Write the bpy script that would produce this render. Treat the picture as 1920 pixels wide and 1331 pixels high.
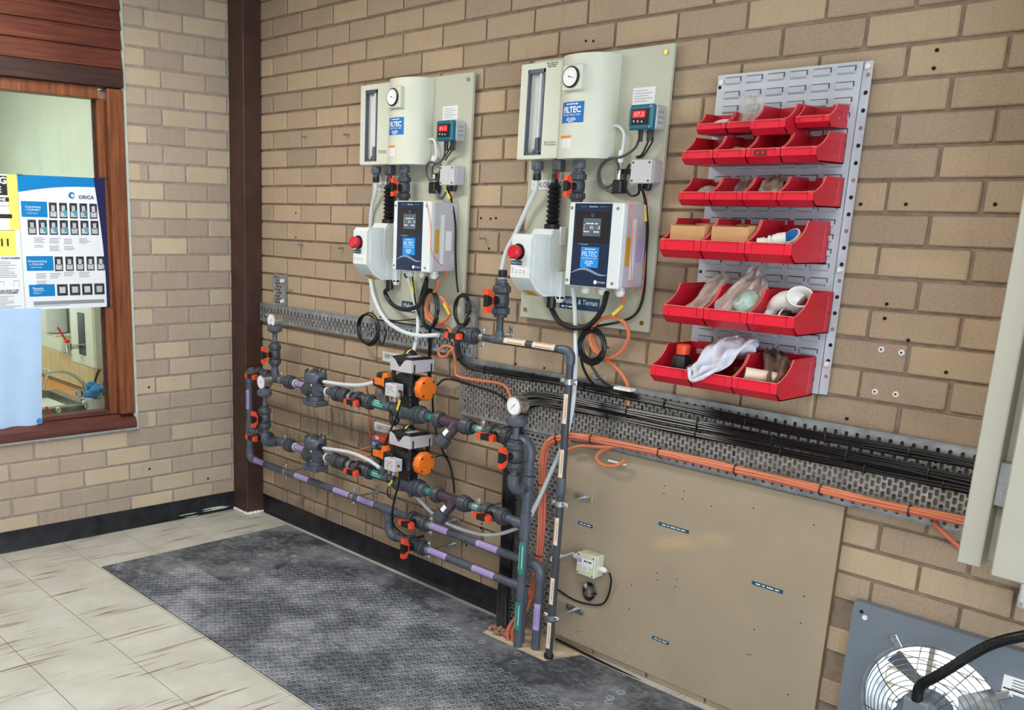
import bpy, bmesh, math, random
from mathutils import Vector, Matrix
for _o in list(bpy.data.objects): bpy.data.objects.remove(_o)
random.seed(7)
SC = bpy.context.scene
COL = SC.collection
# ------------------------------------------------------------------ camera (solved from the brick grid of both walls)
CAM = Vector((4.47949, -2.81880, 1.58891))
CR = Vector((0.638368, 0.769335, 0.024711)); CU = Vector((-0.207069, 0.140721, 0.968153)); CF = Vector((-0.741356, 0.623155, -0.249137))
FPX, PPX, PPY = 1831.82, 713.86, 874.68
_cd = bpy.data.cameras.new('camera'); _co = bpy.data.objects.new('camera', _cd); COL.objects.link(_co)
_m = Matrix((CR, CU, -CF)).transposed().to_4x4(); _m.translation = CAM; _co.matrix_world = _m
_cd.sensor_fit = 'HORIZONTAL'; _cd.sensor_width = 36.0; _cd.lens = FPX/1920*36
_cd.shift_x = (960-PPX)/1920; _cd.shift_y = (PPY-665.5)/1920; _cd.clip_start = 0.05
SC.camera = _co
SC.view_settings.view_transform = 'Standard'; SC.view_settings.look = 'None'
SC.view_settings.exposure = 0.08; SC.view_settings.gamma = 1.0; SC.view_settings.use_curve_mapping = False
# ------------------------------------------------------------------ world: bright overcast daylight, even all round
wd = bpy.data.worlds.new('daylight'); SC.world = wd; wd.use_nodes = True
_bg = wd.node_tree.nodes['Background']; _bg.inputs[0].default_value = (0.74, 0.87, 1.0, 1); _bg.inputs[1].default_value = 5.6

def area(name, loc, rot, sx, sy, power, col):
    l = bpy.data.lights.new(name, 'AREA'); l.shape = 'RECTANGLE'; l.size = sx; l.size_y = sy; l.energy = power; l.color = col
    o = bpy.data.objects.new(name, l); COL.objects.link(o); o.location = loc; o.rotation_euler = rot
    return o
LAMPS = [(1.15, -1.5, 2.70, 36), (3.9, -1.95, 2.70, 20), (4.4, -3.9, 2.70, 34)]     # x, y, z, watts of each ceiling batten
for _i, (x, y, z, pw) in enumerate(LAMPS):
    area('batten_light', (x, y, z-0.075), (0, 0, 0), 1.2, 0.16, pw, (1.0, 0.975, 0.94))
area('kitchen_fill', (-1.3, -1.6, 2.55), (0, 0, 0), 1.0, 0.5, 42, (1.0, 0.97, 0.92))  # added area light without a fitting, brightens the closed kitchenette

# ------------------------------------------------------------------ photo pixel -> point on a plane of the room
def ray(px, py): return CR*((px-PPX)/FPX) - CU*((py-PPY)/FPX) + CF
def on(px, py, d=0.0):                      # d metres in front of the back wall
    r = ray(px, py); s = (-d-CAM.y)/r.y; return CAM + r*s
def onl(px, py, x=0.0):
    r = ray(px, py); s = (x-CAM.x)/r.x; return CAM + r*s
def onf(px, py, z=0.0):
    r = ray(px, py); s = (z-CAM.z)/r.z; return CAM + r*s
def proj(p):
    d = Vector(p)-CAM; z = d.dot(CF); return PPX+FPX*d.dot(CR)/z, PPY-FPX*d.dot(CU)/z

# ------------------------------------------------------------------ mesh builder (world coordinates)
V = Vector
X, Y, Z = V((1,0,0)), V((0,1,0)), V((0,0,1))
def frame(a):
    a = a.normalized(); t = Z if abs(a.z) < .9 else X
    u = a.cross(t).normalized(); return u, a.cross(u).normalized()
class B:
    def __init__(s): s.v = []; s.f = []
    def add(s, vs, fs):
        o = len(s.v); s.v += [V(p) for p in vs]; s.f += [tuple(i+o for i in f) for f in fs]; return s
    def box(s, x0, x1, y0, y1, z0, z1, c=0.0):
        if x0 > x1: x0, x1 = x1, x0
        if y0 > y1: y0, y1 = y1, y0
        if z0 > z1: z0, z1 = z1, z0
        return s.obox(V(((x0+x1)/2, (y0+y1)/2, (z0+z1)/2)), X, Y, Z, (x1-x0)/2, (y1-y0)/2, (z1-z0)/2, c)
    def obox(s, o, u, v, w, a, b, h, c=0.0):         # oriented box, half sizes a, b, h, chamfer c
        o = V(o)
        if c <= 0:
            vs = [o+u*(i*a)+v*(j*b)+w*(k*h) for i in (-1,1) for j in (-1,1) for k in (-1,1)]
            fs = [(0,1,3,2),(4,6,7,5),(0,4,5,1),(2,3,7,6),(0,2,6,4),(1,5,7,3)]
            return s.add(vs, fs)
        c = min(c, a*.49, b*.49, h*.49); vs = []; idx = {}
        for i in (-1,1):
            for j in (-1,1):
                for k in (-1,1):
                    for ax in range(3):
                        e = [a, b, h]
                        p = [e[q]-(0 if q == ax else c) for q in range(3)]
                        idx[(i,j,k,ax)] = len(vs); vs.append(o+u*(i*p[0])+v*(j*p[1])+w*(k*p[2]))
        fs = []
        sg = (-1, 1)
        for i in sg: fs.append([idx[(i,-1,-1,0)], idx[(i,1,-1,0)], idx[(i,1,1,0)], idx[(i,-1,1,0)]][::i])
        for j in sg: fs.append([idx[(-1,j,-1,1)], idx[(-1,j,1,1)], idx[(1,j,1,1)], idx[(1,j,-1,1)]][::j])
        for k in sg: fs.append([idx[(-1,-1,k,2)], idx[(1,-1,k,2)], idx[(1,1,k,2)], idx[(-1,1,k,2)]][::k])
        for i in sg:
            for j in sg: fs.append([idx[(i,j,-1,0)], idx[(i,j,-1,1)], idx[(i,j,1,1)], idx[(i,j,1,0)]][::i*j])
        for i in sg:
            for k in sg: fs.append([idx[(i,-1,k,0)], idx[(i,1,k,0)], idx[(i,1,k,2)], idx[(i,-1,k,2)]][::i*k])
        for j in sg:
            for k in sg: fs.append([idx[(-1,j,k,1)], idx[(-1,j,k,2)], idx[(1,j,k,2)], idx[(1,j,k,1)]][::j*k])
        for i in sg:
            for j in sg:
                for k in sg: fs.append([idx[(i,j,k,0)], idx[(i,j,k,1)], idx[(i,j,k,2)]][::i*j*k])
        return s.add(vs, fs)
    def cyl(s, p, q, r, r2=None, n=16, cap=True):
        return s.lathe(p, V(q)-V(p), [(r, 0), (r if r2 is None else r2, 1)], n, cap, True)
    def lathe(s, p, axis, prof, n=18, cap=True, unit=False, flip=1.0):
        p = V(p); L = axis.length if unit else 1.0; a = axis.normalized(); u, w = frame(a)
        vs = []
        for r, h in prof:
            for i in range(n):
                t = 2*math.pi*i/n; vs.append(p+a*(h*L)+u*(r*math.cos(t))+w*(r*math.sin(t)))
        fs = []
        for k in range(len(prof)-1):
            for i in range(n):
                j = (i+1) % n; fs.append((k*n+i, k*n+j, (k+1)*n+j, (k+1)*n+i))
        if cap:
            fs.append(tuple(range(n))[::-1]); fs.append(tuple((len(prof)-1)*n+i for i in range(n)))
        return s.add(vs, fs)
    def tube(s, pts, r, n=8, closed=False):
        pts = [V(p) for p in pts]; m = len(pts); u = None; vs = []
        for k in range(m):
            if closed: t = pts[(k+1) % m]-pts[k-1]
            else: t = pts[min(k+1, m-1)]-pts[max(k-1, 0)]
            if t.length < 1e-9: t = Z.copy()
            t.normalize()
            if u is None: u, _ = frame(t)
            u = (u-t*u.dot(t)); u = u.normalized() if u.length > 1e-6 else frame(t)[0]
            w = t.cross(u)
            for i in range(n):
                a = 2*math.pi*i/n; vs.append(pts[k]+u*(r*math.cos(a))+w*(r*math.sin(a)))
        fs = []
        for k in range(m if closed else m-1):
            k2 = (k+1) % m
            for i in range(n):
                j = (i+1) % n; fs.append((k*n+i, k*n+j, k2*n+j, k2*n+i))
        if not closed:
            fs.append(tuple(range(n))[::-1]); fs.append(tuple((m-1)*n+i for i in range(n)))
        return s.add(vs, fs)
    def prism(s, poly, o, u, v, ext):                 # poly of (a, b) in the plane o,u,v, extruded by vector ext
        o = V(o); n = len(poly)
        p0 = [o+u*a+v*b for a, b in poly]; p1 = [p+ext for p in p0]
        fs = [tuple(range(n))[::-1], tuple(range(n, 2*n))] + [(i, (i+1) % n, n+(i+1) % n, n+i) for i in range(n)]
        return s.add(p0+p1, fs)
    def quad(s, a, b, c, d): return s.add([a, b, c, d], [(0,1,2,3)])
    def ball(s, c, r, n=14, m=8, sq=(1,1,1)):
        c = V(c); vs = [c+V((0,0,r*sq[2]))]; 
        for i in range(1, m):
            a = math.pi*i/m
            for j in range(n):
                t = 2*math.pi*j/n; vs.append(c+V((r*sq[0]*math.sin(a)*math.cos(t), r*sq[1]*math.sin(a)*math.sin(t), r*sq[2]*math.cos(a))))
        vs.append(c-V((0,0,r*sq[2]))); fs = [(0, 1+j, 1+(j+1) % n) for j in range(n)]
        for i in range(m-2):
            for j in range(n):
                k = (j+1) % n; fs.append((1+i*n+j, 1+(i+1)*n+j, 1+(i+1)*n+k, 1+i*n+k))
        L = len(vs)-1; q = 1+(m-2)*n
        fs += [(L, q+(j+1) % n, q+j) for j in range(n)]
        return s.add(vs, fs)

def arc(c, u, v, r, a0, a1, n=10):
    return [V(c)+u*(r*math.cos(a0+(a1-a0)*i/n))+v*(r*math.sin(a0+(a1-a0)*i/n)) for i in range(n+1)]
def smooth_path(pts, k=6):                            # Catmull-Rom through the points
    pts = [V(p) for p in pts]; out = []
    P = [pts[0]*2-pts[1]]+pts+[pts[-1]*2-pts[-2]]
    for i in range(1, len(P)-2):
        a, b, c, d = P[i-1], P[i], P[i+1], P[i+2]
        for j in range(k):
            t = j/k; out.append(.5*((2*b)+(c-a)*t+(2*a-5*b+4*c-d)*t*t+(3*b-a-3*c+d)*t*t*t))
    out.append(pts[-1]); return out
def pxpath(l, k=6): return smooth_path([p if isinstance(p, Vector) else on(*p) for p in l], k)

# ------------------------------------------------------------------ objects
ORG = {}
def thing(name, label, cat, loc=(0,0,0), group=None):
    o = bpy.data.objects.new(name, None); COL.objects.link(o); o.location = loc; o.empty_display_size = .05
    o['label'] = label; o['category'] = cat
    if group: o['group'] = group
    ORG[o] = V(loc); return o
def mesh_of(name, b, org, m, sharp=35, fix=True):
    me = bpy.data.meshes.new(name); me.from_pydata([tuple(p-org) for p in b.v], [], b.f); me.materials.append(MAT[m])
    if fix:
        bm = bmesh.new(); bm.from_mesh(me); bmesh.ops.recalc_face_normals(bm, faces=bm.faces); bm.to_mesh(me); bm.free()
    if sharp: me.shade_smooth(); me.set_sharp_from_angle(angle=math.radians(sharp))
    return me
def part(name, b, m, parent, label=None, sharp=35, kind=None, fix=True):
    org = ORG[parent]; o = bpy.data.objects.new(name, mesh_of(name, b, org, m, sharp, fix)); COL.objects.link(o); o.parent = parent; ORG[o] = org
    if label: o['label'] = label
    if kind or name in ('print_lines', 'scale_marks', 'gauge_marks', 'panel_marks', 'button_marks', 'side_print'): o['kind'] = kind or 'stuff'
    return o
def solo(name, b, m, label, cat, group=None, loc=None, sharp=35):    # a thing that is one mesh
    if loc is None:
        loc = V((sum(p.x for p in b.v)/len(b.v), sum(p.y for p in b.v)/len(b.v), min(p.z for p in b.v)))
    o = bpy.data.objects.new(name, mesh_of(name, b, V(loc), m, sharp)); COL.objects.link(o); o.location = loc
    o['label'] = label; o['category'] = cat; ORG[o] = V(loc)
    if group: o['group'] = group
    return o
def struct(name, b, m, label=None, cat=None, sharp=35):
    o = bpy.data.objects.new(name, mesh_of(name, b, V((0,0,0)), m, sharp)); COL.objects.link(o); o['kind'] = 'structure'; ORG[o] = V((0,0,0))
    if label: o['label'] = label
    if cat: o['category'] = cat
    return o
_txt = {}
def text_mesh(s, bold=False):
    if (s, bold) in _txt: return _txt[(s, bold)]
    if s[0] == '~':                                   # print too small to read in the photo: a row of word-like dashes
        vs, fs, x = [], [], 0.0
        for k in range(int(s[1:] or 4)):
            w = (1.0, .6, 1.4, .8, 1.1)[k % 5]; o = len(vs); vs += [V((x,0,0)), V((x+w,0,0)), V((x+w,1,0)), V((x,1,0))]; fs.append((o, o+1, o+2, o+3)); x += w+.35
        _txt[(s, bold)] = (vs, fs, 0.0, x-.35, 0.0, 1.0); return _txt[(s, bold)]
    c = bpy.data.curves.new('t', 'FONT'); c.body = s; c.size = 1; c.resolution_u = 2
    if bold: c.offset = 0.03
    o = bpy.data.objects.new('t', c); COL.objects.link(o)
    me = bpy.data.meshes.new_from_object(o)
    vs = [V(v.co) for v in me.vertices]; fs = [tuple(p.vertices) for p in me.polygons]
    bpy.data.objects.remove(o); bpy.data.curves.remove(c); bpy.data.meshes.remove(me)
    if not vs: vs = [V((0,0,0))]
    x0 = min(v.x for v in vs); x1 = max(v.x for v in vs); y0 = min(v.y for v in vs); y1 = max(v.y for v in vs)
    _txt[(s, bold)] = (vs, fs, x0, x1, y0, y1); return _txt[(s, bold)]
def letters(s, c, u, v, w, h, m, parent, bold=False, bend=None, name='lettering', b=None):
    """string filling width w and cap height h, centred on c, in the plane u (right), v (up)"""
    vs, fs, x0, x1, y0, y1 = text_mesh(s, bold); c = V(c)
    out = []
    for p in vs:
        a = ((p.x-x0)/max(1e-6, x1-x0)-.5)*w; q = ((p.y-y0)/max(1e-6, y1-y0)-.5)*h
        out.append(c+u*a+v*q if bend is None else bend(a, q))
    bb = b if b is not None else B()
    bb.add(out, fs)
    if b is None: return part(name, bb, m, parent, sharp=None, fix=False)
# ------------------------------------------------------------------ materials
MAT = {}
def lin(c): return tuple((x/255/12.92 if x/255 <= .04045 else ((x/255+.055)/1.055)**2.4) for x in c)+(1,)
class NT:
    def __init__(s, m): s.t = m.node_tree; s.n = s.t.nodes; s.l = s.t.links
    def node(s, typ, **kw):
        n = s.n.new(typ)
        for k, v in kw.items(): setattr(n, k, v)
        return n
    def link(s, a, b): s.l.new(a, b)
    def pos(s): return s.node('ShaderNodeNewGeometry').outputs['Position']
    def mapping(s, src, scale):
        m = s.node('ShaderNodeMapping'); s.link(src, m.inputs['Vector']); m.inputs['Scale'].default_value = scale; return m.outputs[0]
    def noise(s, vec, scale, detail=3, rough=.55):
        n = s.node('ShaderNodeTexNoise'); s.link(vec, n.inputs['Vector']); n.inputs['Scale'].default_value = scale
        n.inputs['Detail'].default_value = detail; n.inputs['Roughness'].default_value = rough; return n.outputs['Fac']
    def ramp(s, fac, stops):
        r = s.node('ShaderNodeValToRGB'); s.link(fac, r.inputs[0]); e = r.color_ramp.elements
        while len(e) < len(stops): e.new(.5)
        for q, (p, c) in zip(e, stops): q.position = p; q.color = c if len(c) == 4 else lin(c)
        return r.outputs['Color']
    def mix(s, fac, a, b, mode='MIX'):
        m = s.node('ShaderNodeMix', data_type='RGBA', blend_type=mode)
        for sock, val in ((m.inputs[0], fac), (m.inputs[6], a), (m.inputs[7], b)):
            if hasattr(val, 'is_output'): s.link(val, sock)
            elif isinstance(val, (int, float)): sock.default_value = val
            else: sock.default_value = val
        return m.outputs[2]
    def math(s, op, a, b=0.0, clamp=False):
        m = s.node('ShaderNodeMath', operation=op); m.use_clamp = clamp
        for i, val in enumerate((a, b)):
            if hasattr(val, 'is_output'): s.link(val, m.inputs[i])
            else: m.inputs[i].default_value = val
        return m.outputs[0]
    def step(s, v, a, b):
        m = s.node('ShaderNodeMapRange', interpolation_type='SMOOTHSTEP'); s.link(v, m.inputs[0]); m.inputs[1].default_value = a; m.inputs[2].default_value = b
        return m.outputs[0]
def bsdf(name, rough=.5, metal=0.0, spec=.5):
    m = bpy.data.materials.new(name); m.use_nodes = True; MAT[name] = m; n = NT(m); p = m.node_tree.nodes['Principled BSDF']
    p.inputs['Roughness'].default_value = rough; p.inputs['Metallic'].default_value = metal; p.inputs['Specular IOR Level'].default_value = spec
    return m, n, p
def mat(name, col, rough=.5, metal=0.0, var=.06, scale=14.0, bump=0.0, bscale=180.0, spec=.5, emit=None, strength=0, trans=0.0, alpha=1.0, ior=1.45):
    m, n, p = bsdf(name, rough, metal, spec); c = lin(col)
    if var > 0:
        f = n.noise(n.pos(), scale)
        dk = tuple(x*(1-var*2) for x in c[:3])+(1,); lt = tuple(min(1, x*(1+var*2)) for x in c[:3])+(1,)
        n.link(n.ramp(f, [(.25, dk), (.75, lt)]), p.inputs['Base Color'])
    else: p.inputs['Base Color'].default_value = c
    if bump > 0:
        b = n.node('ShaderNodeBump'); b.inputs['Strength'].default_value = bump; b.inputs['Distance'].default_value = .002
        n.link(n.noise(n.pos(), bscale, 2), b.inputs['Height']); n.link(b.outputs[0], p.inputs['Normal'])
    if emit: p.inputs['Emission Color'].default_value = lin(emit); p.inputs['Emission Strength'].default_value = strength
    if trans: p.inputs['Transmission Weight'].default_value = trans; p.inputs['IOR'].default_value = ior
    if alpha < 1: p.inputs['Alpha'].default_value = alpha
    return m
def brick_mat(name, base, stains):
    m, n, p = bsdf(name, .85, 0, .25); pos = n.pos()
    oi = n.node('ShaderNodeObjectInfo').outputs['Random']; isl = n.node('ShaderNodeNewGeometry').outputs['Random Per Island']
    r = n.math('FRACT', n.math('ADD', n.math('MULTIPLY', oi, 7.31), isl))
    c = n.ramp(r, base)
    f = n.noise(pos, 9, 4); c = n.mix(n.math('MULTIPLY', f, .35), c, lin((130,110,92)))
    g = n.noise(pos, 160, 2); c = n.mix(n.math('MULTIPLY', n.step(g, .35, .75), .22), c, lin((214,190,155)))
    st = n.noise(n.mapping(pos, (60, 60, 5)), 1.0, 3); c = n.mix(n.math('MULTIPLY', n.step(st, .55, .8), .20), c, lin((112,94,80)))
    if stains:                                   # rusty run-down marks on the brickwork below the dosing lines
        sx = n.node('ShaderNodeSeparateXYZ'); n.link(pos, sx.inputs[0])
        reg = n.math('MULTIPLY', n.math('MULTIPLY', n.step(sx.outputs[0], .15, .55), n.step(sx.outputs[0], 1.85, 1.35)), n.step(sx.outputs[2], .80, .68))
        run = n.noise(n.mapping(pos, (26, 26, 3.5)), 1.0, 5, .7); big = n.noise(pos, 6.0, 3)
        k = n.math('MULTIPLY', n.math('MULTIPLY', n.step(run, .46, .72), n.step(big, .40, .60)), reg)
        c = n.mix(n.math('MULTIPLY', k, .82), c, lin((52,34,22)))
    b = n.node('ShaderNodeBump'); b.inputs['Strength'].default_value = .5; b.inputs['Distance'].default_value = .003
    n.link(n.noise(pos, 110, 4, .7), b.inputs['Height']); n.link(b.outputs[0], p.inputs['Normal']); n.link(c, p.inputs['Base Color'])
brick_mat('brick_back', [(0, (159,138,119)), (.3, (171,149,127)), (.6, (181,158,133)), (.85, (191,168,139)), (1, (165,144,126))], True)
brick_mat('brick_left', [(0, (166,150,136)), (.35, (176,160,144)), (.65, (189,172,152)), (.85, (203,186,158)), (1, (166,151,139))], False)
mat('mortar_back', (146,128,112), .95, var=.12, scale=30, bump=.6, bscale=220, spec=.1)
mat('mortar_left', (152,142,134), .95, var=.1, scale=30, bump=.6, bscale=220, spec=.1)
def floor_mat():
    m, n, p = bsdf('vinyl_tile', .42, 0, .4); pos = n.pos()
    c = n.ramp(n.noise(pos, 6, 4), [(.3, (184,182,172)), (.7, (204,202,193))])
    oi = n.node('ShaderNodeObjectInfo').outputs['Random']
    c = n.mix(n.math('MULTIPLY', oi, .12), c, lin((176,168,150)))
    st = n.noise(n.mapping(pos, (95, 2.6, 1)), 1.0, 2, .5); clus = n.noise(n.mapping(pos, (8, 2.2, 1)), 1.0, 2)
    k = n.math('MULTIPLY', n.step(st, .55, .61), n.step(clus, .51, .59))
    c = n.mix(n.math('MULTIPLY', k, .8), c, lin((112,90,62)))
    sp = n.noise(pos, 140, 2); c = n.mix(n.math('MULTIPLY', n.step(sp, .62, .75), .25), c, lin((150,146,136)))
    n.link(c, p.inputs['Base Color'])
floor_mat()
mat('tile_joint', (140,130,112), .9, var=.1)
def mat_mat(name, dark, dust, ring):
    m, n, p = bsdf(name, .62, 0, .35); pos = n.pos()
    f = n.noise(pos, 3.2, 6, .65); fine = n.noise(pos, 34, 4, .7)
    k = n.math('ADD', n.math('MULTIPLY', n.step(f, .40, .68), .62), n.math('MULTIPLY', n.step(fine, .42, .72), .34 if not ring else .2), True)
    c = n.mix(k, lin(dark), lin(dust))
    scr = n.noise(n.mapping(pos, (12, 40, 1)), 1.0, 5, .75); c = n.mix(n.math('MULTIPLY', n.step(scr, .60, .70), .18), c, lin((170,170,172)))
    n.link(c, p.inputs['Base Color'])
mat_mat('rubber_mat', (56,59,66), (146,149,155), False)
mat_mat('rubber_ring', (108,112,119), (196,199,204), True)
mat('skirting', (26,27,32), .38, var=.6, scale=14, spec=.5)
mat('concrete', (196,178,150), .9, var=.1, scale=30, bump=.5)
mat('column_brown', (66,42,36), .5, var=.18, scale=9, bump=.15, bscale=60)
mat('ceiling_white', (224,222,214), .9, var=.02)
mat('room_paint', (204,204,200), .9, var=.03)
def wood(name, a, b, sc=(6, 6, 60), rough=.5):
    m, n, p = bsdf(name, rough, 0, .4); pos = n.pos()
    f = n.noise(n.mapping(pos, sc), 1.0, 5, .6); c = n.ramp(f, [(.3, a), (.7, b)])
    g = n.noise(pos, 5, 3); c = n.mix(n.math('MULTIPLY', n.step(g, .45, .7), .35), c, lin(a)); n.link(c, p.inputs['Base Color'])
wood('timber_board', (74,34,26), (118,62,44), (6, 3, 70)); wood('timber_frame', (92,50,28), (148,88,52), (60, 60, 4)); wood('timber_sill', (72,38,34), (112,64,54), (60, 3, 60))
wood('timber_head', (46,28,24), (74,46,40), (6, 3, 70))
mat('filler', (186,196,186), .8, var=.05)
def glass(name, col, rough=.02, tint=.12):
    m = bpy.data.materials.new(name); m.use_nodes = True; MAT[name] = m; n = NT(m); out = m.node_tree.nodes['Material Output']; m.node_tree.nodes.remove(m.node_tree.nodes['Principled BSDF'])
    t = n.node('ShaderNodeBsdfTransparent'); t.inputs[0].default_value = lin(col); g = n.node('ShaderNodeBsdfGlossy'); g.inputs['Roughness'].default_value = rough
    fr = n.node('ShaderNodeFresnel'); fr.inputs[0].default_value = 1.45; mx = n.node('ShaderNodeMixShader'); n.link(fr.outputs[0], mx.inputs[0]); n.link(t.outputs[0], mx.inputs[1]); n.link(g.outputs[0], mx.inputs[2]); n.link(mx.outputs[0], out.inputs[0])
glass('window_glass', (238,246,240)); glass('clear_plastic', (222,226,230), .12); glass('smoke_plastic', (120,104,112), .1)
P = dict
for nm, col, kw in [
    ('pvc_grey', (80,86,97), P(rough=.38, var=.07, scale=20)), ('pvc_dark', (62,66,72), P(rough=.45, var=.08, scale=20)), ('pvc_black', (24,25,27), P(rough=.4)),
    ('handle_orange', (232,76,44), P(rough=.4, var=.03)), ('cap_orange', (238,118,34), P(rough=.42, var=.03)), ('actuator_black', (27,28,30), P(rough=.35, var=.1)),
    ('label_purple', (176,156,206), P(rough=.5, var=.02)), ('label_purple_ink', (120,98,156), P(rough=.5, var=0)), ('label_teal', (30,138,122), P(rough=.45, var=.02)), ('label_white', (232,232,232), P(rough=.5, var=.02)),
    ('label_cream', (230,206,184), P(rough=.5, var=.02)), ('ink', (36,34,34), P(rough=.6, var=0)), ('label_yellow', (226,206,74), P(rough=.45, var=.02)), ('label_amber', (206,152,30), P(rough=.45, var=.02)),
    ('zinc', (186,190,194), P(rough=.3, metal=.9, var=.08, scale=40)), ('galvanised', (164,169,174), P(rough=.42, metal=.6, var=.16, scale=26)), ('steel_bright', (206,206,202), P(rough=.22, metal=1, var=.03)),
    ('brass', (196,158,82), P(rough=.3, metal=1, var=.05)), ('gauge_face', (236,238,242), P(rough=.4, var=0)), ('board_green', (188,188,170), P(rough=.55, var=.015)), ('cover_green', (211,213,197), P(rough=.45, var=.01)),
    ('box_white', (220,226,226), P(rough=.42, var=.015)), ('box_grey', (196,196,198), P(rough=.45, var=.02)), ('box_lilac', (188,184,192), P(rough=.45, var=.02)), ('panel_navy', (24,42,72), P(rough=.3, var=.02)), ('panel_black', (36,32,38), P(rough=.25, var=0)),
    ('sticker_blue', (22,108,186), P(rough=.4, var=.01)), ('sticker_bright', (30,140,220), P(rough=.4, var=.01)), ('label_navy', (20,66,96), P(rough=.4, var=0)), ('print_white', (240,242,244), P(rough=.5, var=0)),
    ('swoosh', (126,150,176), P(rough=.4, var=0)), ('warn_orange', (236,134,38), P(rough=.5, var=0)), ('print_grey', (138,142,146), P(rough=.6, var=0)), ('meter_teal', (16,104,126), P(rough=.35, var=.02)), ('print_red', (214,34,46), P(rough=.4, var=0)),
    ('knob_red', (206,30,46), P(rough=.35, var=.03)), ('cable_black', (20,20,22), P(rough=.32, var=.1)), ('cable_grey', (70,70,76), P(rough=.4)), ('cable_orange', (208,122,82), P(rough=.5, var=.06, scale=8)), ('cable_red', (204,108,84), P(rough=.5, var=.05)),
    ('tube_white', (212,220,226), P(rough=.35, var=.02)), ('cord_pink', (240,112,88), P(rough=.5, var=0)), ('bin_red', (190,22,44), P(rough=.38, var=.05, scale=6)), ('louvre_grey', (190,195,204), P(rough=.45, metal=.15, var=.04)),
    ('louvre_shadow', (60,62,68), P(rough=.6, var=0)), ('cardboard', (200,152,106), P(rough=.85, var=.05)), ('rag_cloth', (210,212,224), P(rough=.95, var=.1, scale=22)), ('cloth_brown', (112,88,76), P(rough=.95, var=.15)), ('bag_brown', (150,132,120), P(rough=.6, var=.15)),
    ('tan_board', (160,144,122), P(rough=.7, var=.035, scale=5, bump=.1)), ('board_edge', (112,84,58), P(rough=.8)), ('tape_blue', (28,76,98), P(rough=.4, var=0)), ('cabinet_paint', (174,170,157), P(rough=.5, var=.015)), ('fan_plate', (116,124,134), P(rough=.5, metal=.1, var=.03)),
    ('wire_steel', (150,150,150), P(rough=.35, metal=.8, var=0)), ('shutter', (206,190,166), P(rough=.5, var=.04)), ('jbox_ivory', (206,204,180), P(rough=.5, var=.02)), ('gland_white', (226,226,220), P(rough=.4, var=0)), ('hole_dark', (26,22,20), P(rough=.9, var=0)), ('plug_white', (228,226,222), P(rough=.5, var=0)),
    ('kitchen_wall', (220,224,212), P(rough=.8, var=.03, scale=3)), ('kitchen_tile', (214,190,150), P(rough=.35, var=.03)), ('bench_orange', (206,140,74), P(rough=.4, var=.05)), ('sink_steel', (150,148,140), P(rough=.28, metal=1, var=.05)), ('cloth_blue', (176,204,236), P(rough=.9, var=.02)),
    ('rag_blue', (60,130,186), P(rough=.9, var=.2, scale=30)), ('heater_white', (222,220,208), P(rough=.4, var=.01)), ('poster_white', (226,230,236), P(rough=.35, var=.01)), ('poster_blue', (0,124,190), P(rough=.35, var=0)), ('poster_navy', (26,30,78), P(rough=.35, var=0)),
    ('poster_photo', (48,50,60), P(rough=.35, var=.6, scale=60)), ('poster_yellow', (236,232,110), P(rough=.4, var=0)), ('print_teal', (60,150,170), P(rough=.4, var=.2)), ('print_brown', (150,110,90), P(rough=.4, var=.2)), ('chip_grey', (186,188,192), P(rough=.4, var=.1)),
    ('lamp_white', (232,232,228), P(rough=.5, var=0)), ('dirt', (92,70,50), P(rough=1, var=.2))]:
    mat(nm, col, **kw)
mat('lamp_tube', (255,250,240), .5, var=0, emit=(255,246,232), strength=4.0)
mat('led_red', (160,60,60), .4, var=0, emit=(255,150,150), strength=1.6)
mat('led_glow', (180,16,24), .4, var=0, emit=(214,6,20), strength=.75)
mat('lcd', (70,80,92), .3, var=0, emit=(118,130,140), strength=.25)
mat('lcd_ink', (230,236,240), .3, var=0, emit=(236,240,246), strength=.6)
mat('bin_wear', (224,110,100), .6, var=.1)
mat('bin_front', (222,26,52), .4, var=.04, scale=12)
mat('dusty_bag', (196,180,170), .4, var=.1, alpha=.8); mat('plastic_bag', (206,202,196), .25, var=.12, scale=40, alpha=.5); mat('mint_bag', (170,196,180), .3, var=.12, scale=40, alpha=.82)
# ------------------------------------------------------------------ room shell
ZF, PITCH, HALF, XP0, YQ0 = 2.488, .086, .12, .2345, .1131
RX, RY, RZ = 6.2, -5.2, 2.82
struct('ceiling', B().box(-.1, RX+.1, RY-.1, .1, RZ, RZ+.08), 'ceiling_white', 'plain white ceiling', 'ceiling')
struct('wall_right', B().box(RX, RX+.1, RY, -4.3, 0, RZ).box(RX, RX+.1, -1.0, 0, 0, RZ).box(RX, RX+.1, -4.3, -1.0, 2.35, RZ), 'room_paint', 'painted wall with a wide open roller doorway at the far right', 'wall')
struct('wall_front', B().box(0, RX, RY-.1, RY, 0, RZ), 'room_paint', 'plain painted wall opposite the brick wall', 'wall')
fl = struct('floor', B().box(-.1, RX+.1, RY-.1, .1, -.1, -.0025), 'tile_joint', 'cream vinyl tiled floor with brown marbling streaks', 'floor')
TS = .3052
def tile_mesh():
    b = B().obox((0,0,-.0015), X, Y, Z, TS/2-.0005, TS/2-.0005, .0015, .0006)
    return mesh_of('vinyl_tile', b, V((0,0,0)), 'vinyl_tile', None)
_tm = tile_mesh(); _rest = B()
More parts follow.
